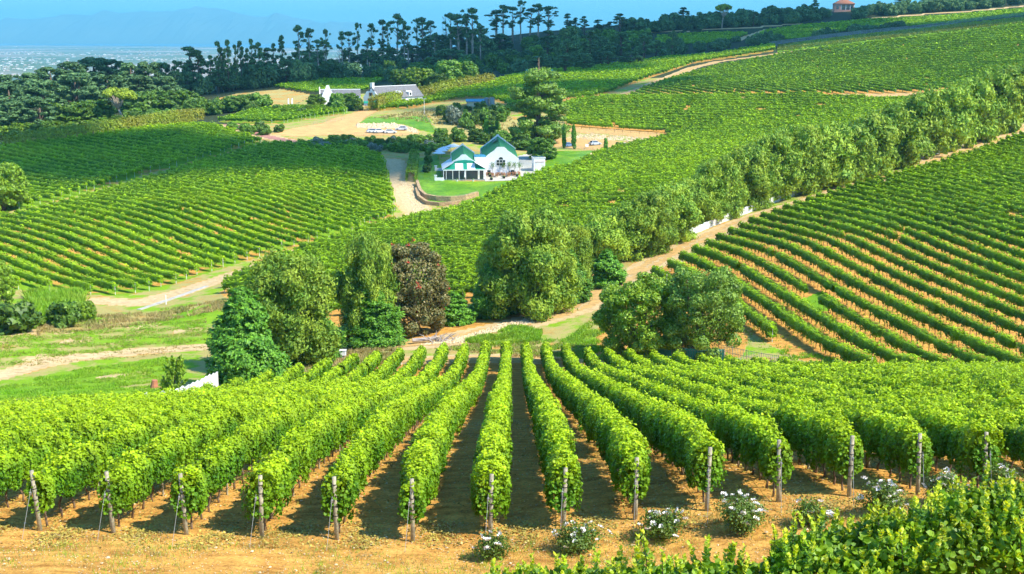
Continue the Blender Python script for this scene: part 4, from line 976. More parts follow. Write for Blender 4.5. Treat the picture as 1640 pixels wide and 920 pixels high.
for k, (u, vb, vt, w) in enumerate([(484,124,82,46),(505,124,84,40),(530,122,96,36),(560,118,84,34),(596,118,84,40),(620,116,78,44),(590,112,80,40),(690,98,60,40),(705,96,58,38),(740,98,46,52),(768,98,48,46),(800,88,56,44),(722,112,80,60),(660,100,74,50)]):
    plant('dense', u, vb, vt, w*1.1, 'bushy dark tree under the tall ridge trees, %s from the left' % ordinal(k+1), group='bushy dark trees under the ridge trees', name='dense_tree')
for k, (u, vb, vt, w, ky) in enumerate([(640,140,112,34,'leafy'),(662,142,110,36,'light'),(684,140,112,34,'light'),(718,142,98,52,'leafy'),(746,138,100,42,'leafy'),(702,146,118,36,'leafy'),(1,215,190,30,'leafy'),(30,216,200,32,'bush')]):
    plant(ky, u, vb, vt, w, 'leafy tree between the farmhouse and the ridge wood, %s in its line' % ordinal(k+1) if u > 100 else 'small leafy tree at the left edge under the wood, %s one' % ordinal(k-5), name='leafy_tree')
# random fills
SLEN = [(278,152),(330,146),(400,136),(480,126),(560,118),(560,128),(480,136),(400,144),(330,154),(285,160)]
def fill(poly, n, key, hrange, asp, label, cat, group, name, seed, mind=3.0):
    r = np.random.default_rng(seed); P2 = np.array(poly); x0, y0 = P2.min(0); x1, y1 = P2.max(0); c = 0; t = 0; used = []
    while c < n and t < n*60:
        t += 1; u, v = r.uniform(x0, x1), r.uniform(y0, y1)
        if not inside(poly, np.array([u]), np.array([v]))[0]: continue
        g = ground_at(u, v)
        if g is None or (1328 < u < 1374 and v < 40): continue
        if any((g[0]-a)**2+(g[1]-b)**2 < mind**2 for a, b in used): continue
        used.append(g[:2]); h = r.uniform(*hrange); w = h*r.uniform(*asp)
        lst = TPL[key if isinstance(key, str) else key[int(r.integers(len(key)))]]
        (cm, tm, _), W, Hh = lst[int(r.integers(len(lst)))]
        o = empty(name, (g[0], g[1], g[2]-.15), r.uniform(0, 6.28)); o.scale = (w/W, w/W, h/Hh)
        link(bpy.data.objects.new('trunk', tm), o); link(bpy.data.objects.new('crown', cm), o)
        tag(o, label, cat, group); c += 1
fill([(470,132),(560,122),(640,110),(740,100),(830,80),(900,62),(1000,58),(1040,60),(1050,92),(960,106),(860,114),(800,124),(740,124),(640,130),(560,128)], 130, ('scrub', 'scrub', 'bush', 'leafy'), (5, 10), (1.0, 1.7), 'dark green bush in the scrub that covers the shaded ridge', 'bush', 'bushes in the scrub of the shaded ridge', 'scrub_bush', 1, 7)
fill(SLEN, 42, ('scrub', 'dense', 'scrub'), (6, 13), (.9, 1.3), 'dark undergrowth tree beneath the slender ridge pines', 'tree', 'dark undergrowth beneath the slender pines', 'dense_tree', 14, 6)
fill([(1000,50),(1100,40),(1200,32),(1300,26),(1400,18),(1500,10),(1640,3),(1640,9),(1500,20),(1400,28),(1300,36),(1200,44),(1100,48),(1010,56)], 100, 'scrub', (6, 11), (1.1, 1.8), 'dark bush in the band of trees along the right skyline', 'bush', 'bushes along the right skyline', 'scrub_bush', 2, 6)
fill([(1050,78),(1130,72),(1200,66),(1290,64),(1380,50),(1440,45),(1440,50),(1330,60),(1240,72),(1130,84),(1060,94)], 36, 'scrub', (4, 7), (1.1, 1.8), 'dark bush along the gully above the upper hillside vines', 'bush', 'bushes in the gully above the hillside vines', 'scrub_bush', 3, 6)
fill([(480,236),(540,230),(600,231),(680,230),(715,234),(712,244),(660,243),(640,246),(560,240),(500,242)], 48, ('bush', 'bush', 'leafy', 'bush_grey'), (2.0, 3.4), (1.2, 1.8), 'rounded shrub in the belt between the car park and the lower vineyard', 'bush', 'shrubs between car park and lower vineyard', 'shrub', 4, 3.2)
fill([(705,184),(740,176),(800,180),(815,192),(815,214),(790,216),(740,210),(720,200)], 34, ('bush', 'leafy', 'bush'), (2.0, 4.6), (1.0, 1.5), 'green shrub on the rough slope behind the restaurant', 'bush', 'shrubs on the slope behind the restaurant', 'shrub', 5, 4)
fill([(680,236),(720,226),(770,225),(830,226),(858,236),(850,244),(820,240),(760,232),(740,236)], 12, ('leafy', 'bush'), (3.0, 5.6), (1.0, 1.3), 'dark leafy tree close behind the restaurant', 'tree', 'leafy trees close behind the restaurant', 'leafy_tree', 6, 5)
fill([(200,205),(260,196),(330,186),(420,176),(420,168),(330,172),(300,185),(210,196)], 26, ('leafy', 'bush', 'light'), (4, 7.5), (1.0, 1.5), 'mid green tree in the fringe between the wood and the lane', 'tree', 'trees fringing the lane below the wood', 'leafy_tree', 7, 6)
fill([(0,226),(60,222),(130,212),(190,206),(190,200),(100,208),(0,218)], 24, ('light', 'leafy', 'bush_light'), (3, 5), (1.1, 1.6), 'small green tree behind the yellow hedge at left', 'tree', 'small trees behind the yellow hedge', 'leafy_tree', 8, 5)
fill([(440,180),(560,174),(580,172),(575,178),(500,186),(445,190)], 10, ('light', 'bush'), (2.5, 4), (1.1, 1.5), 'garden shrub near the white farm buildings', 'bush', 'garden shrubs by the farm buildings', 'shrub', 9, 6)
fill([(360,205),(420,206),(470,216),(440,220),(380,212)], 9, ('bush',), (2, 3), (1.2, 1.6), 'round shrub beside the red lane', 'bush', 'shrubs beside the red lane', 'shrub', 10, 4)
for u, vb, vt, w, ky, lb in [(540,178,150,26,'leafy','leafy tree before the white annexe'),(560,176,150,32,'leafy','dark spreading tree left of the farmhouse gable'),(573,178,158,20,'leafy','dark tree at the foot of the farmhouse gable'),(508,170,152,34,'light','lime green tree left of the long white building'),(538,160,142,24,'leafy','tree in front of the long white building'),(728,200,168,28,'bush_grey','silvery shrub below the blue-roofed shed'),(862,226,96,98,'cedar','huge spreading cedar with a bare top beside the restaurant'),(868,255,222,52,'leafy','rounded tree beside the small white shed'),(846,240,226,40,'leafy','dark tree between the restaurant and the rounded tree')]:
    plant(ky, u, vb, vt, w, lb, name={'cedar': 'cedar_tree', 'bush_grey': 'shrub'}.get(ky, 'leafy_tree'))
for u, vb, vt, w, lb in [(903,238,199,8,'tall dark column cypress left of its twin by the forecourt'),(919,239,201,9,'tall dark column cypress right of its twin by the forecourt'),(884,232,214,7,'short column cypress under the big cedar'),(970,245,222,8,'pointed small cypress beside the forecourt edge'),(828,224,206,7,'slim dark cypress left of the big cedar'),(779,217,186,8,'slim cypress on the slope behind the restaurant, left one'),(796,214,192,6,'slim cypress on the slope behind the restaurant, right one')]:
    plant('column', u, vb, vt, w, lb, name='column_cypress')
for k, (u, vb, w) in enumerate([(686,249,12),(686,262,14),(684,276,16),(690,241,12)]): plant('bush', u, vb, vb-13, w, 'small clipped tree on the restaurant lawn, %s from the house end' % ordinal([2,3,4,1][k]), name='garden_tree', group='clipped trees on the lawn')
plant('bush', 985+6, 240, 228, 14, 'small dark round tree before the white car', name='garden_tree')
# dead trunks and bare tree
def bare_tree(u, vb, vt, label, seed, mat='dead', spread=.25):
    g = ground_at(u, vb) or ground_at(u, vb+12); Hh = (vb-vt)*g[1]/F_PX; r = np.random.default_rng(seed); m = MB()
    m.tube([(0,0,-.5),(.02*Hh,0,Hh*.5),(0,0,Hh)], [.02*Hh+.05,.015*Hh+.04,.05], 6)
    for i in range(22):
        z = r.uniform(.35, .95)*Hh; a = r.uniform(0, 6.28); q = spread*Hh*(1.2-z/Hh)*r.uniform(.5, 1)
        e = np.array([math.cos(a)*q, math.sin(a)*q, z+q*.8]); m.tube([(0,0,z), e*.5+np.array([0,0,z*.5-.1]), e], [.10,.07,.04], 4)
        m.tube([e*.6+np.array([0,0,z*.4]), e+np.array([r.uniform(-1,1)*q*.4, 0, q*.5])], [.05,.03], 4)
    return tag(m.build('bare_tree', M[mat], None, g), label, 'tree')
bare_tree(592, 112, 88, 'bleached dead trunk below the ridge trees', 1, spread=.1)
bare_tree(544, 118, 68, 'bare leafless tree in the gap of the ridge trees', 2)
bare_tree(1030, 98, 62, 'bare grey trunk in front of the shaded trees', 3, spread=.3)
bare_tree(714, 50+45, 28, 'leafless spindly tree on the ridge left of the biggest clump', 4)
# scarlet blossom on the flowering tree
ft = [o for o in bpy.data.objects if o.name.startswith('flowering_tree')][0]
(cm, tm, pp), W, Hh = TPL['coral'][0]; r_ = np.random.default_rng(9)
seeds = pp[r_.choice(len(pp), 46)]; seeds = seeds[(seeds[:, 2] > Hh*.2)]
q_ = np.repeat(seeds*1.04, 9, 0)+r_.normal(size=(len(seeds)*9, 3))*.16
V, Fq = leaf_cards(q_, r_.normal(size=q_.shape), np.full(len(q_), .24), 'quad'); np_obj('blossom', V, [Fq], M['scarlet'], ft)
# hedges
def hedge(name, pts, w, h, mat, label, card=.4, dens=26, parent=None, cat='hedge'):
    ln = np.array([ground_at(u, v)[:2] for u, v in pts]); o0 = (ln[0][0], ln[0][1], float(Hf(*ln[0]))); r = np.random.default_rng(len(pts)*7+3)
    P_, N_ = [], []
    for (a, b) in zip(ln[:-1], ln[1:]):
        d = b-a; Ln = np.hypot(*d); d = d/Ln; nr = np.array([-d[1], d[0]]); n = int(Ln*dens*(w+2*h)/3)
        s = r.uniform(0, Ln, n); t = r.uniform(-.5, .5, n); side = r.uniform(0, 1, n) < 2*h/(2*h+w)
        off = np.where(side, np.where(r.uniform(0, 1, n) < .5, -w/2, w/2)*r.uniform(.8, 1.1, n), t*w); z = np.where(side, r.uniform(0, h, n), h*r.uniform(.88, 1.1, n)+.12*h*np.sin(s*1.3))
        x = a[0]+d[0]*s+nr[0]*off; y = a[1]+d[1]*s+nr[1]*off
        P_.append(np.stack([x, y, Hf(x, y)+z], -1)); sg = np.sign(off); N_.append(np.stack([nr[0]*sg*side, nr[1]*sg*side, .3+(~side)*1.0], -1))
    P_ = np.concatenate(P_); N_ = np.concatenate(N_)+r.normal(size=(len(P_), 3))*.5
    V, Fq = leaf_cards(P_, N_, card*r.uniform(.7, 1.3, len(P_)), 'tri'); return tag(np_obj(name, V-np.array(o0, np.float32), [Fq], M[mat], None, o0), label, cat)
hedge('hedge', [(0,240),(80,229),(150,219),(230,207),(318,192)], 5, 4.2, 'yellow_hedge', 'long yellow green hedge along the top of the upper left vineyard', .55, 24)
hedge('hedge', [(598,178),(640,167),(720,147),(790,136)], 4, 5.0, 'yellow_hedge', 'tall olive brown hedge along the vines before the thatched farmhouse', .55, 24)
hedge('hedge', [(658,292),(662,272),(664,254)], 2.6, 2.6, 'bush_light', 'clipped bright hedge left of the restaurant lawn', .35, 60)
# ------------------------------------------------------------------ buildings
def gable(w, eave, apex, capw=.10, cx=0.0):
    d = apex-eave; h = [(-.5,0),(-.5,eave),(-.47,eave+.02*d),(-.38,eave+.26*d),(-.28,eave+.50*d),(-.20,eave+.66*d),(-.15,eave+.84*d),(-capw,apex)]
    p = [(x*w+cx, z) for x, z in h]; return p+[(2*cx-x, z) for x, z in p[::-1]]
def at_px(u, v): return ground_at(u, v)
g0 = at_px(765, 289.4); RB = empty('restaurant', g0, math.radians(4)); tag(RB, 'white Cape style restaurant with green gabled roofs and a glazed veranda on the lawn', 'restaurant')
w = MB(); w.box(-9.3, 2.2, .25, 5.8, -.8, .35).box(-9.25, -9.0, 3.9, 15, -.8, 2.9).box(-6.6, -.7, 4.2, 14, -.8, 5.0).box(-.7, 2.4, 5.2, 12, -.8, 5.9).box(2.0, 11.5, 7.2, 20.6, -.8, 5.4)
w.build('walls', M['white'], RB)
MB().prism(gable(6.4, 4.7, 6.75, .08, -3.6), 'y', 3.9, 4.25).build('front_gable', M['white'], RB)
MB().prism([(-7.05,0),(-7.05,6.45),(-4.0,8.65),(-3.9,8.95),(-3.4,8.95),(-3.3,8.65),(-.25,6.45),(-.25,0)], 'y', 14, 14.4).build('rear_gable', M['white'], RB)
MB().prism(gable(9.9, 5.5, 8.5, .10, 6.8), 'y', 6.9, 7.25).build('main_gable', M['white'], RB)
MB().prism([(1.65,0),(1.65,7.05),(6.3,10.6),(6.45,10.95),(7.05,10.95),(7.2,10.6),(11.85,7.05),(11.85,0)], 'y', 20.6, 21.0).build('rear_main_gable', M['white'], RB)
def roof(name, x0, x1, y0, y1, ze, zr, mat, parent, th=.12):
    xm = (x0+x1)/2; return MB().prism([(x0, ze-th), (xm, zr-th), (x1, ze-th), (x1, ze), (xm, zr), (x0, ze)], 'y', y0, y1).build(name, mat, parent)
def roof2(name, x0, x1, y0, y1, f, b, parent):
    xm = (x0+x1)/2; v = []
    for y, (ze, zr) in ((y0, f), (y1, b)): v += [(x0, y, ze-.12), (xm, y, zr-.12), (x1, y, ze-.12), (x1, y, ze), (xm, y, zr), (x0, y, ze)]
    return MB().add(v, [(0,1,4,5),(1,2,3,4),(6,11,10,7),(7,10,9,8),(5,4,10,11),(4,3,9,10),(0,6,7,1),(1,7,8,2),(0,5,11,6),(2,8,9,3)]).build(name, M['green_roof'], parent)
roof2('small_roof', -6.9, -.4, 4.26, 13.99, (4.95, 6.8), (6.3, 8.5), RB)
roof2('main_roof', 1.8, 11.7, 7.26, 20.59, (5.3, 8.3), (6.9, 10.4), RB)
MB().box(-6.55, -.75, 4.3, 13.9, 4.99, 5.2).box(2.05, 11.45, 7.4, 20.5, 5.39, 5.6).build('upper_wall', M['white'], RB)
rp = MB(); rp.prism([(3.0, 6.55), (4.3, 7.5), (4.3, 7.62), (3.0, 6.67)], 'y', 9, 17); 
MB().prism([(4.9, 9.0), (6.2, 10.0), (6.2, 10.1), (4.9, 9.1)], 'y', 14.5, 18).build('roof_light', M['dark_roof'], RB)
MB().prism([(-9.7, 2.95), (-6.55, 4.9), (-6.55, 5.0), (-9.7, 3.05)], 'y', .1, 15.5).build('side_roof', M['white_roof'], RB)
MB().prism([(-.75, 4.9), (2.3, 3.15), (2.3, 3.25), (-.75, 5.0)], 'y', .1, 5.1).build('side_roof', M['white_roof'], RB)
MB().box(-.6, 2.6, 5.4, 11.5, 5.92, 6.1).build('link_roof', M['blue_roof'], RB)
def slope(xa, xb, xc, xd, name, mat):
    v = [(xa,0,3.05),(xb,0,3.05),(xd,3.3,4.35),(xc,3.3,4.35),(xa,0,3.13),(xb,0,3.13),(xd,3.3,4.43),(xc,3.3,4.43)]
    MB().add(v, [(0,3,2,1),(4,5,6,7),(0,1,5,4),(1,2,6,5),(2,3,7,6),(3,0,4,7)]).build(name, mat, RB)
xs_ = [(-9.5,-6.1,-6.4,-6.1),(-6.1,-3.9,-6.1,-3.9),(-3.9,-2.8,-3.9,-2.8),(-2.8,-.6,-2.8,-.6),(-.6,2.3,-.6,-.3)]
for k, (a, b, c, d) in enumerate(xs_): slope(a, b-.004, c, d-.004, 'awning_strip', M['teal'] if k % 2 == 0 else M['white'])
MB().prism([(-6.5, 4.4), (-6.5, 4.75), (-5.2, 5.15), (-3.4, 5.3), (-1.6, 5.15), (-.3, 4.75), (-.3, 4.4)], 'y', 3.4, 3.88).build('awning_arch', M['teal'], RB)
fr = MB(); fr.box(-9.4, 2.3, -.05, .2, 2.75, 3.04)
for x in (-9.3,-8.6,-6.8,-5.05,-3.25,.15,.45,1.7,2.15): fr.box(x-.07, x+.07, -.02, .18, .35, 2.75)
fr.build('window_frame', M['white'], RB)
for a, b in ((-8.5,-6.9),(-6.7,-5.15),(-4.95,-3.35),(-3.15,.05),(.55,1.6)): MB().box(a, b, .06, .1, .36, 2.74).build('window_pane', M['glass'], RB)
MB().box(-9.28, -9.24, .4, 3.8, .4, 2.8).build('side_pane', M['glass'], RB)
wi = MB(); wi.box(5.6, 8.0, 6.82, 6.88, 3.4, 4.9).prism([(6.2, 5.05), (6.3, 5.5), (6.8, 5.75), (7.3, 5.5), (7.4, 5.05)], 'y', 6.82, 6.88); wi.box(9.6,10.5,6.82,6.88,0,2.1).box(3.0,3.9,6.82,6.88,0,2.1)
wf_ = wi.build('window', M['glass'], RB)
fm = MB()
for x in (5.5, 6.35, 7.2, 8.0): fm.box(x, x+.09, 6.76, 6.8, 3.3, 5.0)
for z in (3.3, 4.1, 4.9): fm.box(5.5, 8.1, 6.76, 6.8, z, z+.08)
fm.build('window_frame', M['white'], wf_)
def thing_px(name, u, v, label, cat, rz=0, group=None):
    g = at_px(u, v); r = empty(name, g, rz); return tag(r, label, cat, group)
# shed
s = thing_px('garden_shed', 864, 274.5, 'small white flat roofed shed right of the restaurant terrace', 'shed', .14)
MB().box(-1.6, 1.6, 0, 4.0, -.5, 3.6).build('walls', M['white'], s); MB().box(-1.75, 1.75, -.12, 4.1, 3.6, 3.85).build('roof_edge', M['white'], s); MB().box(-1.55, 1.55, .2, 3.9, 3.86, 3.93).build('roof', M['dark_roof'], s)
MB().box(-1.15, 1.3, -.06, -.003, 0, 2.5).build('door', M['white_worn'], s); MB().box(-1.25, 1.4, -.12, -.003, 2.52, 2.66).build('lintel', M['wood'], s); MB().box(-1.66,-1.603,1.2,2.2,0,2.1).build('side_door', M['blue_roof'], s)
# terrace furniture
def planter(u, v, k): 
    r = thing_px('planter', u, v, 'black square planter at the front of the terrace, %s from left' % ordinal(k), 'planter', 0, 'planters on the terrace')
    MB().prism([(-.32,0),(-.42,.65),(.42,.65),(.32,0)], 'y', -.35, .35).build('pot', M['black'], r); MB().tube([(0,0,.6),(0,0,.75),(.05,0,.9)], [.3,.28,.06], 7).build('plant', M['bush'], r)
for k, (u, v) in enumerate([(784.5,283.5),(787,289),(807,286.5),(828,283.5),(831.5,289.5)]): planter(u, v, k+1)
def table_set():
    r = empty('garden_table', (0,0,0)); m = MB()
    for y in (-.35,-.12,.12,.35): m.box(-.9, .9, y-.1, y+.1, .72, .76)
    m.build('table_top', M['wood'], r)
    for x in (-.75,.75):
        for y in (-.35,.35): MB().box(x-.04, x+.04, y-.04, y+.04, 0, .72).build('leg', M['wood'], r)
    return r
def chair_t():
    r = empty('garden_chair', (0,0,0)); MB().box(-.24,.24,-.24,.24,.42,.47).build('seat', M['wood'], r); b = MB().box(-.24,.24,.2,.25,.47,.52).box(-.24,.24,.22,.26,.8,.95)
    for x in (-.2,-.07,.07,.2): b.box(x-.03,x+.03,.22,.25,.5,.85)
    b.build('backrest', M['wood'], r)
    for x in (-.2,.2):
        for y in (-.2,.2): MB().box(x-.03,x+.03,y-.03,y+.03,0,.42).build('leg', M['wood'], r)
    return r
tb, cb = table_set(), chair_t(); first = True
for k, (u, v) in enumerate([(783,281.5),(792,284),(801,281.5),(811,283.5),(819,281.5),(828,281)]):
    g = at_px(u, v); lb = 'teak table on the restaurant terrace, %s from the left' % ordinal(k+1)
    t = tb if first else dup(tb); t.location = (g[0], g[1], g[2]+.09); t.rotation_euler = (0,0,.1*k); tag(t, lb, 'table', 'teak tables on the terrace')
    for q, (dx, dy, rz) in enumerate([(-.45,.75,0),(.45,.75,0),(-.45,-.75,math.pi),(.45,-.75,math.pi)]):
        c = cb if (first and q == 0) else dup(cb); x, y = g[0]+dx, g[1]+dy; c.location = (x, y, float(Hf(x, y))+.1); c.rotation_euler = (0,0,rz+.1*k)
        tag(c, 'teak chair at the %s terrace table, %s' % (ordinal(k+1), ['behind it to the left','behind it to the right','before it to the left','before it to the right'][q]), 'chair', 'teak chairs on the terrace')
    first = False
pt = empty('potted_tree', (0,0,0)); MB().tube([(0,0,0),(0,0,.5)], [.28,.34], 8).build('pot', M['stone'], pt); MB().tube([(0,0,.45),(0,0,2.4)], .04, 5).build('trunk', M['bark'], pt)
r_ = np.random.default_rng(2); pp_ = r_.normal(size=(160,3))*np.array([.32,.32,.4])+np.array([0,0,2.8]); V, Fq = leaf_cards(pp_, r_.normal(size=(160,3)), np.full(160,.2)); np_obj('crown', V, [Fq], M['bush'], pt)
for k, (u, v) in enumerate([(781,280),(789,281),(799,280),(806,281),(816,280),(824,281),(832,281)]):
    o = pt if k == 0 else dup(pt); g = at_px(u, v); o.location = (g[0], g[1], g[2]+.08); o.rotation_euler = (0,0,k); tag(o, 'thin potted tree against the big white gable, %s from the left' % ordinal(k+1), 'potted tree', 'potted trees before the white gable')
pa = empty('parasol', (0,0,0)); MB().tube([(0,0,0),(0,0,2.6)], .04, 6).build('pole', M['wood'], pa)
cn = MB(); cn.add([(2.0*math.cos(k*math.pi/4), 2.0*math.sin(k*math.pi/4), 2.15) for k in range(8)]+[(0,0,2.9)]+[(1.97*math.cos(k*math.pi/4), 1.97*math.sin(k*math.pi/4), 2.05) for k in range(8)]+[(0,0,2.8)], [(k,(k+1)%8,8) for k in range(8)]+[(9+k,17,9+(k+1)%8) for k in range(8)]+[(k,9+k,9+(k+1)%8,(k+1)%8) for k in range(8)]); cn.build('canopy', M['white'], pa)
for k, (u, v) in enumerate([(703,257),(707,253),(711,250),(722,246.5),(727,245)]):
    o = pa if k == 0 else dup(pa); o.location = at_px(u, v); tag(o, 'open white parasol at the left side of the restaurant, %s from the left' % ordinal(k+1), 'parasol', 'white parasols beside the restaurant')
cp_ = thing_px('closed_parasol', 744.5, 290, 'furled white parasol standing before the veranda glass', 'parasol'); MB().tube([(0,0,0),(0,0,2.7)], .04, 6).build('pole', M['wood'], cp_); MB().tube([(0,0,1.0),(0,0,1.4),(0,0,2.3),(0,0,2.75)], [.26,.2,.13,.03], 8).build('folded_canopy', M['white'], cp_)
for k, (u, v) in enumerate([(703,274),(703,289.5)]):
    o = thing_px('garden_wall', u, v, 'short low white garden wall left of the veranda, the %s one' % ['upper', 'lower'][k], 'garden wall', .1)
    MB().box(-.6, 1.4, -.2, .2, -.4, .8).build('wall', M['white'], o); MB().box(-1.2, -.6, -.35, .35, -.4, 1.35).build('pier', M['white'], o); MB().box(-1.3,-.5,-.45,.45,1.35,1.5).build('coping', M['white'], o)
for k, (u, v) in enumerate([(732,291),(758,291)]):
    o = thing_px('flower_pot', u, v, 'small pale pot on the grass before the veranda, %s one' % ['left', 'right'][k], 'pot'); MB().tube([(0,0,0),(0,0,.5)], [.2,.32], 8).build('pot', M['white'], o); MB().tube([(0,0,.48),(0,0,.65),(0,0,.8)], [.24,.26,.05], 6).build('plant', M['bush'], o)
def ribbon_wall(name, pts, h, th, mat, label, cat='wall', kid='stone_face', cap=None):
    ln = np.array([ground_at(u, v)[:2] for u, v in pts]); dense = [ln[0]]
    for a, b in zip(ln[:-1], ln[1:]):
        k = max(1, int(np.hypot(*(b-a))/.8)); dense += [a+(b-a)*(i+1)/k for i in range(k)]
    dense = np.array(dense); o = (dense[0][0], dense[0][1], float(Hf(*dense[0]))); v = []; f = []
    for i, p in enumerate(dense):
        d = dense[min(i+1, len(dense)-1)]-dense[max(i-1, 0)]; d = d/np.hypot(*d); nr = np.array([-d[1], d[0]])*th/2; z = float(Hf(*p))
        for q, zz in ((p-nr, -.4), (p+nr, -.4), (p+nr, h), (p-nr, h)): v.append((q[0]-o[0], q[1]-o[1], z+zz-o[2]+(rng.uniform(-.04, .04) if zz > 0 else 0)))
        if i:
            b = 4*i
            for k in range(4): f.append((b-4+k, b-4+(k+1) % 4, b+(k+1) % 4, b+k))
    f += [(0,3,2,1), (len(v)-4, len(v)-3, len(v)-2, len(v)-1)]
    m = MB().add(v, f); return tag(m.build(name, mat, None, o), label, cat)
ribbon_wall('retaining_wall', [(668,296),(673,311),(682,319),(700,322),(722,323),(745,321),(765,315)], 1.25, .8, M['stone'], 'upper tier of the curved stone retaining wall below the lawn', 'stone wall')
ribbon_wall('retaining_wall', [(667,306),(671,319),(684,328),(704,330),(724,329),(738,327)], .9, .8, M['stone'], 'lower tier of the curved stone retaining wall below the lawn', 'stone wall')
def rail_fence(pts, label, h=1.1, gap=2.5, mat='post', rails=(.5, 1.0), r=.05, name='rail_fence', cat='fence', net=None, maxp=99):
    ln = np.array([ground_at(u, v)[:2] for u, v in pts]); g = np.r_[0, np.cumsum(np.hypot(*np.diff(ln, axis=0).T))]; n = min(maxp, max(2, int(g[-1]/gap)+1))
    s = np.linspace(0, g[-1], n); X = np.interp(s, g, ln[:, 0]); Y = np.interp(s, g, ln[:, 1]); Z_ = Hf(X, Y); root = empty(name, (X[0], Y[0], Z_[0])); tag(root, label, cat)
    pme = MB().tube([(0,0,-.3),(0,0,h)], r, 6).mesh('post', M[mat])
    for x, y, z in zip(X, Y, Z_): o = bpy.data.objects.new('post', pme); o.location = (x-X[0], y-Y[0], z-Z_[0]); link(o, root)
    for q in rails: MB().tube([(x-X[0], y-Y[0], z-Z_[0]+q) for x, y, z in zip(X, Y, Z_)], r*.6, 4).build('rail', M[mat], root)
    if net:
        m = MB(); step = net[1]
        for i in range(n-1):
            for q in np.arange(0, 1, step/max(.1, np.hypot(X[i+1]-X[i], Y[i+1]-Y[i]))):
                x = X[i]+(X[i+1]-X[i])*q-X[0]; y = Y[i]+(Y[i+1]-Y[i])*q-Y[0]; z = Z_[i]+(Z_[i+1]-Z_[i])*q-Z_[0]; w_ = step*net[2]/2; m.box(x-w_, x+w_, y-.01, y+.01, z+.05, z+h*.95)
        m.build('netting', M[net[0]], root)
    return root
rail_fence([(668,294),(675,309),(684,316),(700,319),(722,320),(745,318),(765,312)], 'thin rail fence along the top of the curved stone wall', 1.0)
rail_fence([(905,240),(925,240),(950,241)], 'low timber rail between the small lawn and the forecourt', .9)
rail_fence([(502,201),(520,198),(540,195),(551,192)], 'timber rail fence beside the upper car park entrance', 1.0)
rail_fence([(678,183),(686,193),(695,207),(698,213)], 'low dark rail down the right side of the car park lawn', .9)
rail_fence([(568,217),(600,219),(640,219),(672,217)], 'low rail at the front of the upper car park', .8, 3)
rail_fence([(905,205),(960,210),(1020,215),(1080,217)], 'dark rail under the middle vineyard above the forecourt', 1.0, 3, 'bark')
rail_fence([(1232,76),(1300,67),(1380,57),(1450,50),(1540,39),(1640,28)], 'long grey netting fence along the top of the upper right hillside', 3.2, 4.6, 'grey', (1.5, 3.1), .09, 'netting_fence', net=('grey', .5, .3))
# farmhouse
fh = thing_px('farmhouse', 606, 170, 'white farmhouse with a long grey thatched roof and tall chimney above the car park', 'house', math.radians(50))
MB().box(.3, 27, .0, 9, -1.5, 3.4).build('walls', M['white'], fh)
MB().prism([(-.02,-1.5),(-.02,3.6),(2.1,6.0),(6.9,6.0),(9.02,3.6),(9.02,-1.5)], 'x', 0, .29).build('end_gable', M['white'], fh)
MB().prism([(-.6,3.2),(4.5,7.9),(9.6,3.2),(9.0,3.1),(4.5,7.3),(0,3.1)], 'x', .3, 27.4).add([(.3,2.2,6.02),(.3,6.8,6.02),(2.2,4.5,7.9),(.3,4.5,6.03)], [(0,1,2),(0,3,2)]).build('thatched_roof', M['thatch'], fh)
MB().box(.5, 27.4, 4.25, 4.75, 7.86, 8.1).build('ridge_cap', M['white'], fh)
c_ = MB().box(.35, 1.5, 3.8, 5.2, 5.9, 9.3).box(.25, 1.6, 3.7, 5.3, 9.3, 9.6).build('chimney', M['white'], fh)
for x in (12, 18.5): d_ = MB().box(x, x+1.8, -.1, 2.2, 3.5, 5.3).prism([(x-.2,5.3),(x+.9,6.0),(x+2.0,5.3)], 'y', -.2, 2.6).build('dormer', M['white'], fh); MB().box(x+.4, x+1.4, -.16, -.11, 3.9, 5.0).build('pane', M['glass'], d_)
for a, b, z0, z1 in ((3.0,6.0,.6,2.9),(3.8,5.2,4.1,5.4)): wd = MB().box(-.08, -.005, a, b, z0, z1).build('window', M['glass'], fh); MB().box(-.14, -.085, a-.35, a+.2, z0-.1, z1+.1).box(-.14, -.085, b-.2, b+.35, z0-.1, z1+.1).build('shutter', M['wood'], wd)
for x in (3, 8, 15, 22): MB().box(x, x+1.3, -.07, -.005, .9, 2.5).build('window', M['glass'], fh)
aw = thing_px('awning_stall', 592, 172, 'little teal awning at the foot of the farmhouse gable', 'awning'); MB().prism([(-1.2,1.6),(0,2.4),(0,2.5),(-1.2,1.75)], 'x', -2.4, 2.4).build('canopy', M['teal'], aw)
for x in (-2.2, 2.2): MB().box(x-.06, x+.06, -1.0, -.9, 0, 1.7).build('post', M['white'], aw)
lb_ = thing_px('long_building', 512, 170, 'long low white building with a dark roof and Dutch gable left of the farmhouse', 'house', .16)
MB().box(.4, 17.5, 0, 7, -1.5, 4.2).build('walls', M['white'], lb_); MB().prism([(-.4,4.2),(3.5,6.7),(7.4,4.2)], 'x', .4, 17.6).build('roof', M['thatch'], lb_); MB().box(.5, 17.6, 3.25, 3.75, 6.66, 6.95).build('ridge_cap', M['white'], lb_)
gp = [(x+3.5, z) for x, z in gable(8, 4.6, 7.9, .08)]; MB().prism(gp, 'x', 0, .39).build('end_gable', M['white'], lb_)
MB().prism([(x*.8+3.6, z) for x, z in gable(6.4, 4.5, 8.8, .10)], 'y', -1.0, -.6).build('front_gable', M['white'], lb_); MB().box(1.2, 6.0, -.6, 0, -1, 4.4).build('porch', M['white'], lb_)
an = thing_px('white_annexe', 545, 176, 'plain white box shaped annexe between the trees by the farmhouse', 'house', .1); MB().box(-2.3, 2.3, 0, 4, -1, 4.6).build('walls', M['white'], an); MB().box(-2.4, 2.4, -.1, 4.1, 4.6, 4.8).build('parapet', M['white'], an)
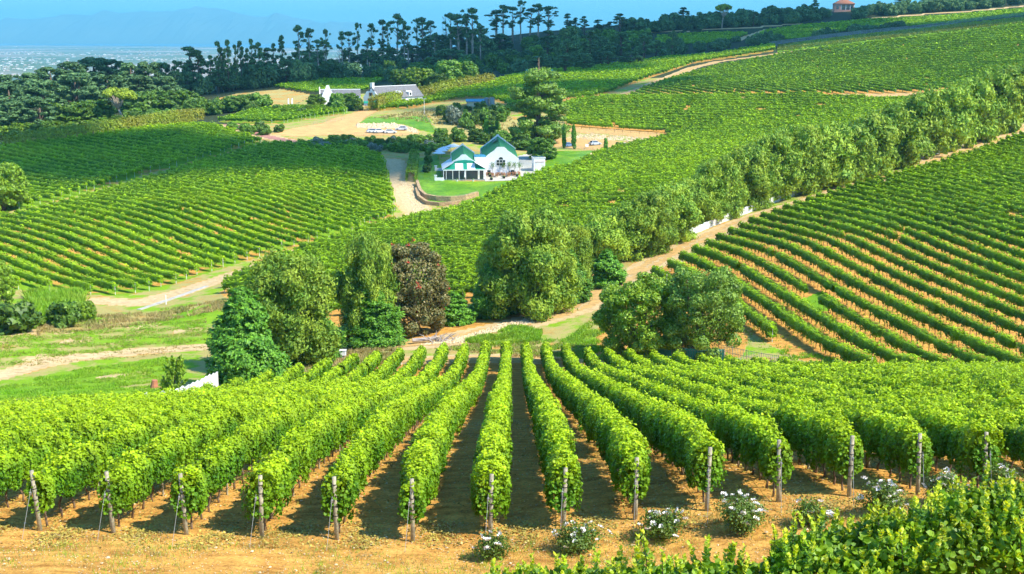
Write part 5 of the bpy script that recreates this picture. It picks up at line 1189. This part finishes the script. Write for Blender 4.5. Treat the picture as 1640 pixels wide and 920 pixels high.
gt = thing_px('gate_pillars', 465, 167, 'pair of white gate pillars on the left of the farm buildings', 'gate'); 
for x in (-.8, .8): MB().box(x-.3, x+.3, -.3, .3, -.5, 2.2).prism([(x-.38,2.2),(x,2.6),(x+.38,2.2)], 'y', -.38, .38).build('pillar', M['white'], gt)
# blue roofed shed, tanks
bs = thing_px('pump_shed', 761, 172, 'cream shed with a pale blue roof on the slope above the restaurant', 'shed', .05); MB().box(-3.4, 3.4, 0, 4, -1, 2.2).build('walls', M['cream'], bs); MB().prism([(-.4,2.2),(4.4,3.0),(4.4,3.12),(-.4,2.32)], 'x', -3.7, 3.7).build('roof', M['blue_roof'], bs); MB().box(-.5, .9, -.05, -.003, .7, 1.7).build('window', M['glass'], bs)
for k, u in enumerate((779, 788)):
    tk_ = thing_px('water_tank', u, 170, 'grey steel water tank beside the blue roofed shed, %s one' % ['left', 'right'][k], 'tank'); MB().tube([(0,0,-.5),(0,0,3.1)], 1.1, 14).build('drum', M['grey'], tk_, smooth=False); MB().tube([(0,0,3.1),(0,0,3.4)], [1.12,.2], 14).build('lid', M['grey'], tk_)
lp = thing_px('lamp_post', 679.5, 183, 'pale lamp post at the upper corner of the car park lawn', 'lamp post'); MB().tube([(0,0,-.3),(0,0,5.8)], [.12,.08], 7).build('pole', M['white_worn'], lp); MB().box(-.9,.9,-.06,.06,5.75,5.85).build('arm', M['white_worn'], lp)
for x in (-.8,.8): MB().box(x-.2,x+.2,-.15,.15,5.85,6.1).build('lamp_head', M['grey'], lp)
gs = ground_at(1352, 19) or ground_at(1352, 23); gs = (gs[0], gs[1], gs[2]+.5); ph = empty('hill_villa', gs, -.1); ph.scale = (1.15, 1.15, 1.25); tag(ph, 'pink villa with a tiled hip roof alone on the right skyline', 'house')
MB().box(-7,-2.4,-.2,8,-1.5,4.6).box(-2.4,7,1.6,8,-1.5,4.6).box(-2.4,7,-.2,1.6,-1.5,.7).box(-2.4,7,-.2,1.6,3.9,4.6).build('walls', M['pink'], ph)
MB().add([(-7.6,-.8,4.6),(7.6,-.8,4.6),(7.6,8.6,4.6),(-7.6,8.6,4.6),(-2.5,3.9,7.3),(2.5,3.9,7.3)], [(0,3,2,1),(0,1,5,4),(1,2,5),(2,3,4,5),(3,0,4)]).build('roof', M['terracotta'], ph)
for x in (-2.2, 1.0, 4.0, 6.8): MB().box(x-.18, x+.18, -.15, .2, .7, 3.9).build('pillar', M['white'], ph)
MB().box(-1.8, 6.4, 1.5, 1.58, .9, 3.6).build('window', M['glass'], ph); MB().box(-5.6,-3.8,-.27,-.21,1.2,3.2).build('window', M['glass'], ph); MB().box(-.5,.5,3.5,4.5,6.8,7.9).build('chimney', M['pink'], ph)
gr = at_px(865, 124) ; gh = empty('green_roof_barn', gr, .05); tag(gh, 'barn with a pale green roof half hidden behind the cedar top', 'barn'); MB().box(-6.5,6.5,2,8,-1,2.0).build('walls', M['cream'], gh); MB().prism([(1.4,1.9),(5,3.9),(8.6,1.9)], 'x', -7, 7).build('roof', M['teal'], gh)
# cars
def wheel_mesh():
    m = MB(); m.tube([(0,-.11,0),(0,.11,0)], .32, 14); return m.mesh('wheel', M['tyre'])
rim_me = MB().tube([(0,-.125,0),(0,.125,0)], .19, 10).mesh('rim', M['grey']); wh_me = wheel_mesh()
hl = plain('headlight_glass', (.7,.7,.72), .2, .05); tlm = plain('tail_lamp', (.4,.02,.02), .3, .1)
def car(u, v, rz, paint, label, van=False):
    g = at_px(u, v); r = empty('parked_car', (g[0], g[1], g[2]+.05), rz); tag(r, label, 'car', 'cars parked near the buildings')
    m_ = car_paint('car_paint', paint); L_ = 2.1
    m = MB(); body = [(-L_,.35),(-L_,.80),(-1.95,.92),(-1.2,.95),(1.1,.92),(1.95,.78),(L_,.62),(L_,.35),(1.6,.25),(-1.6,.25)]; m.prism(body, 'y', -.82, .82)
    cabt = 1.48; m.add([(-1.75,-.76,.93),(1.15,-.76,.91),(1.15,.76,.91),(-1.75,.76,.93),(-1.35,-.60,cabt),(.35,-.60,cabt),(.35,.60,cabt),(-1.35,.60,cabt)], [(0,3,2,1),(4,5,6,7),(0,1,5,4),(1,2,6,5),(2,3,7,6),(3,0,4,7)])
    m.build('body', m_, r)
    gl = MB()
    for sy in (-1, 1):
        gl.add([(-1.52,sy*.75,1.0),(.92,sy*.75,1.0),(.30,sy*.635,1.40),(-1.28,sy*.635,1.40)], [(0,1,2,3)])
    gl.add([(1.13,-.66,.98),(1.13,.66,.98),(.47,.54,1.42),(.47,-.54,1.42)], [(0,1,2,3)]).add([(-1.745,-.66,1.0),(-1.745,.66,1.0),(-1.44,.54,1.40),(-1.44,-.54,1.40)], [(0,1,2,3)]).build('windows', M['glass'], r)
    for x in (-1.3, 1.3):
        for y in (-.76, .76):
            w_ = bpy.data.objects.new('wheel', wh_me); w_.location = (x, y, .32); link(w_, r); link(bpy.data.objects.new('rim', rim_me), w_)
    for y in (-.6, .6): MB().box(L_-.02, L_+.03, y-.16, y+.16, .58, .72).build('headlight', hl, r); MB().box(-L_-.03, -L_+.02, y-.14, y+.14, .68, .85).build('tail_light', tlm, r)
car(597, 213.2, .35, (.62,.64,.66), 'silver white car parked leftmost in the upper car park'); car(607.5, 213.4, .45, (.75,.75,.76), 'white car parked second from left in the upper car park')
car(625.5, 214.3, .12, (.78,.78,.78), 'white hatchback parked alone before the pale rubble in the upper car park'); car(643, 209.2, math.pi-.05, (.70,.72,.74), 'white car furthest right in the upper car park by the rubble')
car(909.5, 235.6, .9, (.10,.22,.42), 'blue car parked between the two tall column cypresses'); car(953, 233, .55, (.50,.58,.66), 'pale silver blue car on the forecourt right of the cypresses'); car(996.5, 236.5, math.pi+.3, (.75,.76,.76), 'white car at the right end of the forecourt')
car(838, 220.5, .2, (.55,.62,.66), 'pale car in the shade left of the big cedar trunk'); car(851, 225, .3, (.12,.28,.55), 'bright blue car in the shade of the big cedar'); car(846,218,.2,(.7,.7,.7),'white car just behind the blue car under the cedar')
sb = thing_px('sign_board', 940, 238, 'small white notice board standing on the forecourt edge', 'sign', .2); MB().box(-.5,.5,-.03,.03,.5,1.4).build('board', M['white'], sb)
for x in (-.45,.45): MB().tube([(x,0.05,-.1),(x,0.05,1.45)], .03, 5).build('leg', M['grey'], sb)
# white panel walls
def panel_wall(name, pts, h, pw, label, seed):
    ln = np.array([ground_at(u, v)[:2] for u, v in pts]); g = np.r_[0, np.cumsum(np.hypot(*np.diff(ln, axis=0).T))]; n = int(g[-1]/pw); r = np.random.default_rng(seed)
    s = np.linspace(0, g[-1], n+1); X = np.interp(s, g, ln[:, 0]); Y = np.interp(s, g, ln[:, 1]); Z_ = Hf(X, Y); root = empty(name, (X[0], Y[0], Z_[0])); tag(root, label, 'wall')
    for i in range(n+1):
        MB().box(X[i]-X[0]-.08, X[i]-X[0]+.08, Y[i]-Y[0]-.08, Y[i]-Y[0]+.08, Z_[i]-Z_[0]-.4, Z_[i]-Z_[0]+h+.15).build('post', M['white_worn'], root)
        if i < n:
            d = np.array([X[i+1]-X[i], Y[i+1]-Y[i]]); Ln = np.hypot(*d); d /= Ln; nr = np.array([-d[1], d[0]])*.03; a = np.array([X[i]-X[0], Y[i]-Y[0]])+d*.085; b = a+d*(Ln-.17); z0 = max(Z_[i], Z_[i+1])-Z_[0]; zt = z0+h+r.uniform(-.08, .08); zb = min(Z_[i], Z_[i+1])-Z_[0]-.4
            m = MB(); nrow = 4
            for q in range(nrow):
                za = zb+(zt-zb)*q/nrow+.012; zc_ = zb+(zt-zb)*(q+1)/nrow
                v = [(*(a-nr), za), (*(b-nr), za), (*(b+nr), za), (*(a+nr), za), (*(a-nr), zc_), (*(b-nr), zc_), (*(b+nr), zc_), (*(a+nr), zc_)]; m.add(v, [(0,3,2,1),(4,5,6,7),(0,1,5,4),(1,2,6,5),(2,3,7,6),(3,0,4,7)])
            m.build('panel', M['white_worn'], root)
panel_wall('panel_wall', [(349,625),(332,634),(306,647),(284,656),(262,662),(225,668)], 1.9, 1.5, 'white stepped panel wall climbing to the lowest conifer at the edge of the near vines', 3)
panel_wall('panel_wall', [(1030,411),(1050,400),(1110,376),(1165,354),(1200,341),(1250,322),(1300,305),(1345,293),(1400,276),(1450,262),(1500,247),(1545,232)], 1.25, 2.4, 'long white panel wall half hidden along the foot of the tree belt', 4)
# small things in the gully
bh = thing_px('hive_box', 549.5, 576, 'white box on a short stand at the far end of the near vines', 'box'); MB().box(-.36,.36,-.3,.3,.55,1.15).build('box', M['white'], bh); MB().box(-.42,.42,-.36,.36,1.15,1.24).build('lid', M['white'], bh); MB().box(-.3,.3,-.25,.25,-.1,.55).build('stand', M['grey'], bh)
rail_fence([(538,556),(548,557),(558,556)], 'small wire gate between the lower conifers', 2.2, 1.2, 'wire', (.2, 1.1, 2.1), .035, 'wire_gate', 'gate')
rail_fence([(903,579),(915,579)], 'short timber frame of posts left of the round trees', 1.6, 1.0, 'post', (1.5,), .06, 'timber_frame')
rail_fence([(1008,570),(1040,575),(1070,577),(1110,578),(1160,579)], 'low fence of dark green netting below the round trees', 1.5, 2.6, 'post', (1.2,), .045, 'net_fence', net=('netting', .3, .86))
rail_fence([(1150,572),(1185,580),(1215,587),(1246,592)], 'pale wire fence running down from the grey green round tree', 1.6, 2.4, 'post', (.2, .8, 1.5), .05, 'wire_fence', net=('netting', .3, .12))
rail_fence([(1234,595),(1250,595)], 'small timber gate at the foot of the red vineyard slope', 1.6, 1.1, 'post', (.3, 1.5), .06, 'field_gate', 'gate')
wp = thing_px('branch_pile', 705, 548, 'heap of grey dead branches and a log beside the sandy track', 'branch pile'); r_ = np.random.default_rng(3)
MB().tube([(-3.6,-.4,.3),(-.5,.2,.45)], [.28,.22], 8).build('log', M['dead'], wp)
m = MB()
for i in range(26):
    a = r_.uniform(-.5, 3.6); L_ = r_.uniform(.8, 2.0); x, y = r_.normal(size=2)*.7; m.tube([(x, y, .1), (x+math.cos(a)*L_*.5, y+.2, .7), (x+math.cos(a)*L_, y+math.sin(a)*.6, r_.uniform(.2, 1.5))], [.07,.05,.02], 4)
m.build('branches', M['dead'], wp)
st = thing_px('tree_stump', 247, 622, 'reddish brown stump on the bright grass left of the panel wall', 'stump'); MB().tube([(0,0,-.2),(0.05,0,.5),(.1,0,.95)], [.55,.38,.33], 9).build('trunk', M['terracotta'], st); MB().tube([(.3,0,.1),(.9,-.2,.1)], [.2,.08], 6).build('root', M['terracotta'], st)
cp = thing_px('marker_post', 266, 488, 'short white post by the concrete channel under the left vineyard', 'post'); MB().tube([(0,0,-.2),(0,0,1.6)], .09, 6).build('post', M['white'], cp)
ribbon_wall('concrete_channel', [(222,497),(262,484),(300,471),(332,459)], .15, .8, M['concrete'], 'straight grey concrete channel by the path under the left vineyard', 'channel')
# ------------------------------------------------------------------ roses at the row ends
pet = MB()
for k in range(9):
    a = k*2.4; q = .045 if k < 5 else .02; pet.add([(math.cos(a)*q, math.sin(a)*q, 0), (math.cos(a+.5)*(q+.045), math.sin(a+.5)*(q+.045), .02+.03*(k > 4)), (math.cos(a)*(q+.055), math.sin(a)*(q+.055), .055), (math.cos(a-.5)*(q+.045), math.sin(a-.5)*(q+.045), .02+.03*(k > 4))], [(0,1,2,3)])
pet_me = pet.mesh('rose_flower', M['petal'])
def rose(u, v, wpx, hpx, nf, label, seed):
    g = at_px(u, v); k = g[1]/CP/F_PX; W, Hh = wpx*k, hpx*k; r = np.random.default_rng(seed); o = empty('rose_bush', g); tag(o, label, 'rose bush', 'white rose bushes at the row ends')
    sm = MB(); tips = []
    for i in range(22):
        a = r.uniform(0, 6.28); q = math.sqrt(r.uniform(0, 1))*W/2; h = Hh*r.uniform(.6, 1.0)*(1.05-.5*(q/(W/2))**2); t = np.array([math.cos(a)*q, math.sin(a)*q, h]); sm.tube([(0,0,-.1), t*np.array([.4,.4,.5]), t], [.015,.012,.006], 4); tips.append(t)
    sm.build('stems', M['vine_bark'], o); tips = np.array(tips)
    n = int(2600*W*Hh); c = tips[r.integers(0, len(tips), n)]*r.uniform(.35, 1.02, n)[:, None]+r.normal(size=(n, 3))*np.array([W*.1, W*.1, Hh*.09]); c[:, 2] = np.maximum(c[:, 2], .05)
    V, Fq = leaf_cards(c, c*np.array([1, 1, .6])+r.normal(size=c.shape)*.5, .062*r.uniform(.7, 1.3, n), 'quad'); np_obj('leaves', V, [Fq], M['rose_leaf'], o)
    for i in range(int(nf*.8)):
        t = tips[i % len(tips)]*(.9 if i >= len(tips) else 1.03)+r.normal(size=3)*np.array([.1, .1, .06]); t[1] -= .05
        f = bpy.data.objects.new('rose_flower', pet_me); f.location = tuple(t); f.rotation_euler = (r.uniform(-.2, 1.1), r.uniform(-.5, .5), r.uniform(0, 6)); s_ = r.uniform(.75, 1.2); f.scale = (s_, s_, s_); link(f, o)
for k, (u, v, w_, h_, nf, lb) in enumerate([(790,894,62,46,16,'white rose bush behind the tip of the foreground hedge, leftmost of all'),(924,882,84,48,22,'sparse wide white rose bush below the second post right of the middle'),(1060,862,74,56,26,'round leafy white rose bush, third from the left'),(1186,850,78,72,40,'tallest fullest white rose bush, fourth from the left'),(1300,842,60,48,10,'small rose bush with few blooms, fifth from the left'),(1410,828,80,64,34,'wide white rose bush above the hedge, sixth from the left'),(1516,812,70,62,30,'white rose bush second from the right edge'),(1606,796,58,60,12,'white rose bush nearest the right edge')]): rose(u, v, w_, h_, nf, lb, 30+k)
# ------------------------------------------------------------------ the hedge below the camera
def front_hedge():
    r = np.random.default_rng(77); top_u = [730,770,810,850,900,1000,1080,1150,1210,1280,1310,1340,1400,1460,1500,1540,1570,1590,1640,1760]
    top_v = [930,908,892,884,882,884,880,874,872,872,845,828,818,806,800,790,785,765,755,745]
    Yh = 16.5; o = (2.0, Yh, float(Hf(2.0, Yh))); P_, N_, T_, S_ = [], [], [], []; P2, N2, T2, S2 = [], [], [], []; stems = MB()
    def topz(x, y): return np.interp(820+x/y*F_PX*1.065, top_u, [ray(820, q+12)[1] for q in top_v])*np.maximum(y, Yh)-.25*np.maximum(y-Yh, 0)
    xs = np.arange(-1.0, 10.5, .125)
    for x in xs:
        for y in np.arange(15.1, 18.1, .33):
            xx, yy = x+r.uniform(-.07, .07), y+r.uniform(-.15, .15)
            zt = topz(xx, yy)-.34*np.minimum(0, (yy-Yh)/1.4)**2+r.normal()*.09-.10; zg = float(Hf(xx, yy))
            if zt-zg < .3: continue
            hgt = r.uniform(.25, .5)*(1.5 if r.uniform() < .10 else 1); z0 = zt-r.uniform(.05, .35); lean = r.normal(size=2)*.16
            nl = int(13+hgt*26); t = np.linspace(0, 1, nl); ang = np.arange(nl)*2.4+r.uniform(0, 6)
            base = np.stack([xx+lean[0]*t*hgt, yy+lean[1]*t*hgt, z0-.15+t*hgt], -1); dirs = np.stack([np.cos(ang), np.sin(ang), .75+.9*t], -1); dirs /= np.linalg.norm(dirs, axis=1, keepdims=True)
            sz = .08*(1-.35*t)*r.uniform(.8, 1.2, nl); c = base+dirs*sz[:, None]*.5; nn = np.stack([-np.cos(ang)*.8, -np.sin(ang)*.8, np.ones(nl)], -1)+r.normal(size=(nl, 3))*.25
            young = t > .62
            for (m_, Pq, Nq, Tq, Sq) in ((~young, P_, N_, T_, S_), (young, P2, N2, T2, S2)): Pq.append(c[m_]); Nq.append(nn[m_]); Tq.append(dirs[m_]); Sq.append(sz[m_])
            if r.uniform() < .3: stems.tube([(xx-o[0], yy-o[1], z0-.5-o[2]), (xx+lean[0]*hgt-o[0], yy+lean[1]*hgt-o[1], z0-.15+hgt-o[2])], .008, 3)
    n = 42000; x = r.uniform(-1.0, 10.5, n); y = r.uniform(15.0, 18.1, n); zt = topz(x, y)-.34*np.minimum(0, (y-Yh)/1.4)**2-.15; zg = Hf(x, y); k = zt-zg > .15; x, y, zt, zg = x[k], y[k], zt[k], zg[k]
    z = zt-(zt-zg)*r.uniform(0, 1, len(x))**1.8; c = np.stack([x, y, z], -1); P_.append(c); N_.append(r.normal(size=c.shape)+np.array([0, -.5, .8])); T_.append(r.normal(size=c.shape)+np.array([0,-.3,.8])); S_.append(.08*r.uniform(.7, 1.3, len(c)))
    root = empty('hedge', o); tag(root, 'glossy yellow green hedge with upright shoots across the bottom right corner', 'hedge')
    for nm, (Pq, Nq, Tq, Sq), mt in (('foliage', (P_, N_, T_, S_), 'hedge'), ('new_shoots', (P2, N2, T2, S2), 'shoot')):
        V, Fq = leaf_cards(np.concatenate(Pq)-np.array(o), np.concatenate(Nq), np.concatenate(Sq), 'hex', 1.35, np.concatenate(Tq)); V = V.reshape(-1, 6, 3)
        np_obj(nm, V.reshape(-1, 3), [Fq], M[mt], root)
    stems.build('stems', M['bark'], root)
front_hedge()
# ------------------------------------------------------------------ ground cover that nobody could count
def tufts(poly, n, hgt, mat, name, seed, blades=5, world=False, label=None, spread=.12, wd=.02):
    r = np.random.default_rng(seed); Pw = np.asarray(poly) if world else G(poly); x0, y0 = Pw.min(0); x1, y1 = Pw.max(0)
    X = r.uniform(x0, x1, n*3); Y = r.uniform(y0, y1, n*3); k = inside(Pw, X, Y) & ((np.sin(X*.9+np.sin(Y*.7))+np.sin(Y*1.3-X*.4)) > r.uniform(-1.4, 1.2, n*3)); X, Y = X[k][:n], Y[k][:n]
    m = len(X); X = np.repeat(X, blades)+r.normal(size=m*blades)*spread; Y = np.repeat(Y, blades)+r.normal(size=m*blades)*spread; Zz = Hf(X, Y); h = hgt*r.uniform(.5, 1.4, len(X)); a = r.uniform(0, 6.28, len(X)); w = wd*(1+h)
    b0 = np.stack([X-np.cos(a)*w, Y-np.sin(a)*w, Zz-.03], -1); b1 = np.stack([X+np.cos(a)*w, Y+np.sin(a)*w, Zz-.03], -1); t = np.stack([X+r.normal(size=len(X))*h*.4, Y+r.normal(size=len(X))*h*.4, Zz+h], -1)
    V = np.stack([b0, b1, t], 1).reshape(-1, 3); return V, np.arange(len(V)).reshape(-1, 3)
def stuff(name, mat, chunks, label):
    V = []; Fq = []; n = 0
    for v, f in chunks: V.append(v); Fq.append(f+n); n += len(v)
    by_k = {}
    for f in Fq: by_k.setdefault(f.shape[1], []).append(f)
    tag(np_obj(name, np.concatenate(V), [np.concatenate(q) for q in by_k.values()], mat), kind='stuff', label=label)
stuff('grass', M['grass'], [tufts([(-60,635),(60,605),(150,588),(265,573),(268,600),(262,652),(60,668),(-60,668)], 9000, .22, 0, 0, 1, wd=.04), tufts([(-40,600),(60,575),(330,545),(330,500),(0,540)], 5000, .2, 0, 0, 2, wd=.04), tufts([(745,548),(820,525),(868,528),(862,548),(790,556)], 3000, .5, 0, 0, 3, wd=.05), tufts([(700,560),(860,545),(950,540),(1000,580),(880,572)], 2500, .3, 0, 0, 4, wd=.04),
    tufts([(880,560),(960,500),(975,520),(945,575)], 2000, .3, 0, 0, 5, wd=.04), tufts([(1250,560),(1340,575),(1370,600),(1260,590)], 700, .3, 0, 0, 6, wd=.04), tufts([(-16,33.5),(16,33.5),(16,37),(-16,37)], 900, .11, 0, 0, 7, 8, True, wd=.008), tufts([(1000,500),(1600,480),(1640,600),(1400,600)], 1500, .25, 0, 0, 8, wd=.03), tufts([(40,476),(135,474),(130,515),(60,520)], 2500, 1.4, 0, 0, 9, wd=.05)],
    'green grass in tufts over the meadow and the headland')
stuff('dry_grass', M['dry'], [tufts([(440,600),(560,565),(640,560),(640,580),(480,612)], 3500, .5, 0, 0, 11, wd=.04), tufts([(60,520),(160,505),(350,482),(420,490),(330,502),(150,530),(60,540)], 3500, .4, 0, 0, 12, wd=.05), tufts([(-60,540),(330,510),(340,560),(0,590)], 2000, .15, 0, 0, 13, wd=.05), tufts([(690,560),(820,545),(950,555),(900,580)], 2500, .3, 0, 0, 14, wd=.04),
    tufts([(-16,33.8),(16,33.8),(16,38.5),(-16,38.5)], 1100, .12, 0, 0, 15, 9, True, wd=.008), tufts([(348,622),(420,603),(470,590),(560,580),(400,640),(330,655)], 3500, .35, 0, 0, 16, wd=.04), tufts([(590,190),(690,176),(760,165),(820,190),(830,210),(700,200)], 2500, .5, 0, 0, 17, wd=.1)], 'straw coloured dry grass along the paths and the gully')
def litter(n, seed):
    r = np.random.default_rng(seed); X = r.uniform(-17, 17, n*2); Y = 37.9+r.normal(size=n*2)*.8
    k = (np.sin(X*2.56+1.1)+r.normal(size=n*2)*.5) > .1; X, Y = X[k][:8000], Y[k][:8000]
    X2 = r.uniform(-25, 25, n*2); Y2 = r.uniform(36.5, 75, n*2); X = np.r_[X, X2]; Y = np.r_[Y, Y2]; Zz = Hf(X, Y)+r.uniform(0, .07, len(X))
    return leaf_cards(np.stack([X, Y, Zz], -1), r.normal(size=(len(X), 3))*.35+np.array([0, 0, 1]), .075*r.uniform(.6, 1.4, len(X)))
stuff('fallen_leaves', M['litter'], [litter(26000, 5)], 'yellow fallen leaves scattered at the feet of the vines')
def stones(poly, n, s0, s1, seed, world=False):
    r = np.random.default_rng(seed); Pw = np.asarray(poly) if world else G(poly); x0, y0 = Pw.min(0); x1, y1 = Pw.max(0); X = r.uniform(x0, x1, n*4); Y = r.uniform(y0, y1, n*4); k = inside(Pw, X, Y); X, Y = X[k][:n], Y[k][:n]; m = len(X)
    base = np.array([(1,0,0),(0,1,0),(-1,0,0),(0,-1,0),(0,0,.7),(0,0,-.5)], float); f = np.array([(0,1,4),(1,2,4),(2,3,4),(3,0,4),(1,0,5),(2,1,5),(3,2,5),(0,3,5)])
    S_ = r.uniform(s0, s1, m)[:, None, None]*r.uniform(.6, 1.4, (m, 6, 1)); V = base[None]*S_; a = r.uniform(0, 6.28, m); c, s = np.cos(a)[:, None], np.sin(a)[:, None]; V = np.stack([V[..., 0]*c-V[..., 1]*s+X[:, None], V[..., 0]*s+V[..., 1]*c+Y[:, None], V[..., 2]+Hf(X, Y)[:, None]+.03], -1)
    return V.reshape(-1, 3), (f[None]+6*np.arange(m)[:, None, None]).reshape(-1, 3)
stuff('loose_stones', M['rubble'], [stones([(572,199),(632,199),(662,207),(668,214),(650,210),(632,206),(572,205)], 500, .3, .9, 1), stones([(672,553),(720,545),(800,520),(860,508),(860,516),(800,530),(740,550)], 900, .08, .3, 2), stones([(-20,33.5),(20,33.5),(20,39),(-20,39)], 5200, .008, .028, 3, True), stones([(-20,33.5),(20,33.5),(20,38),(-20,38)], 160, .03, .07, 9, True), stones([(-22,39),(22,39),(30,80),(-30,80)], 3000, .01, .05, 6, True), stones([(940,214),(1040,222),(1080,218),(1040,232),(1000,226),(900,222)], 600, .2, .6, 4), stones([(640,290),(665,300),(690,345),(665,345)], 400, .1, .35, 5)], 'pale loose stones on the tracks and the rubble bank')
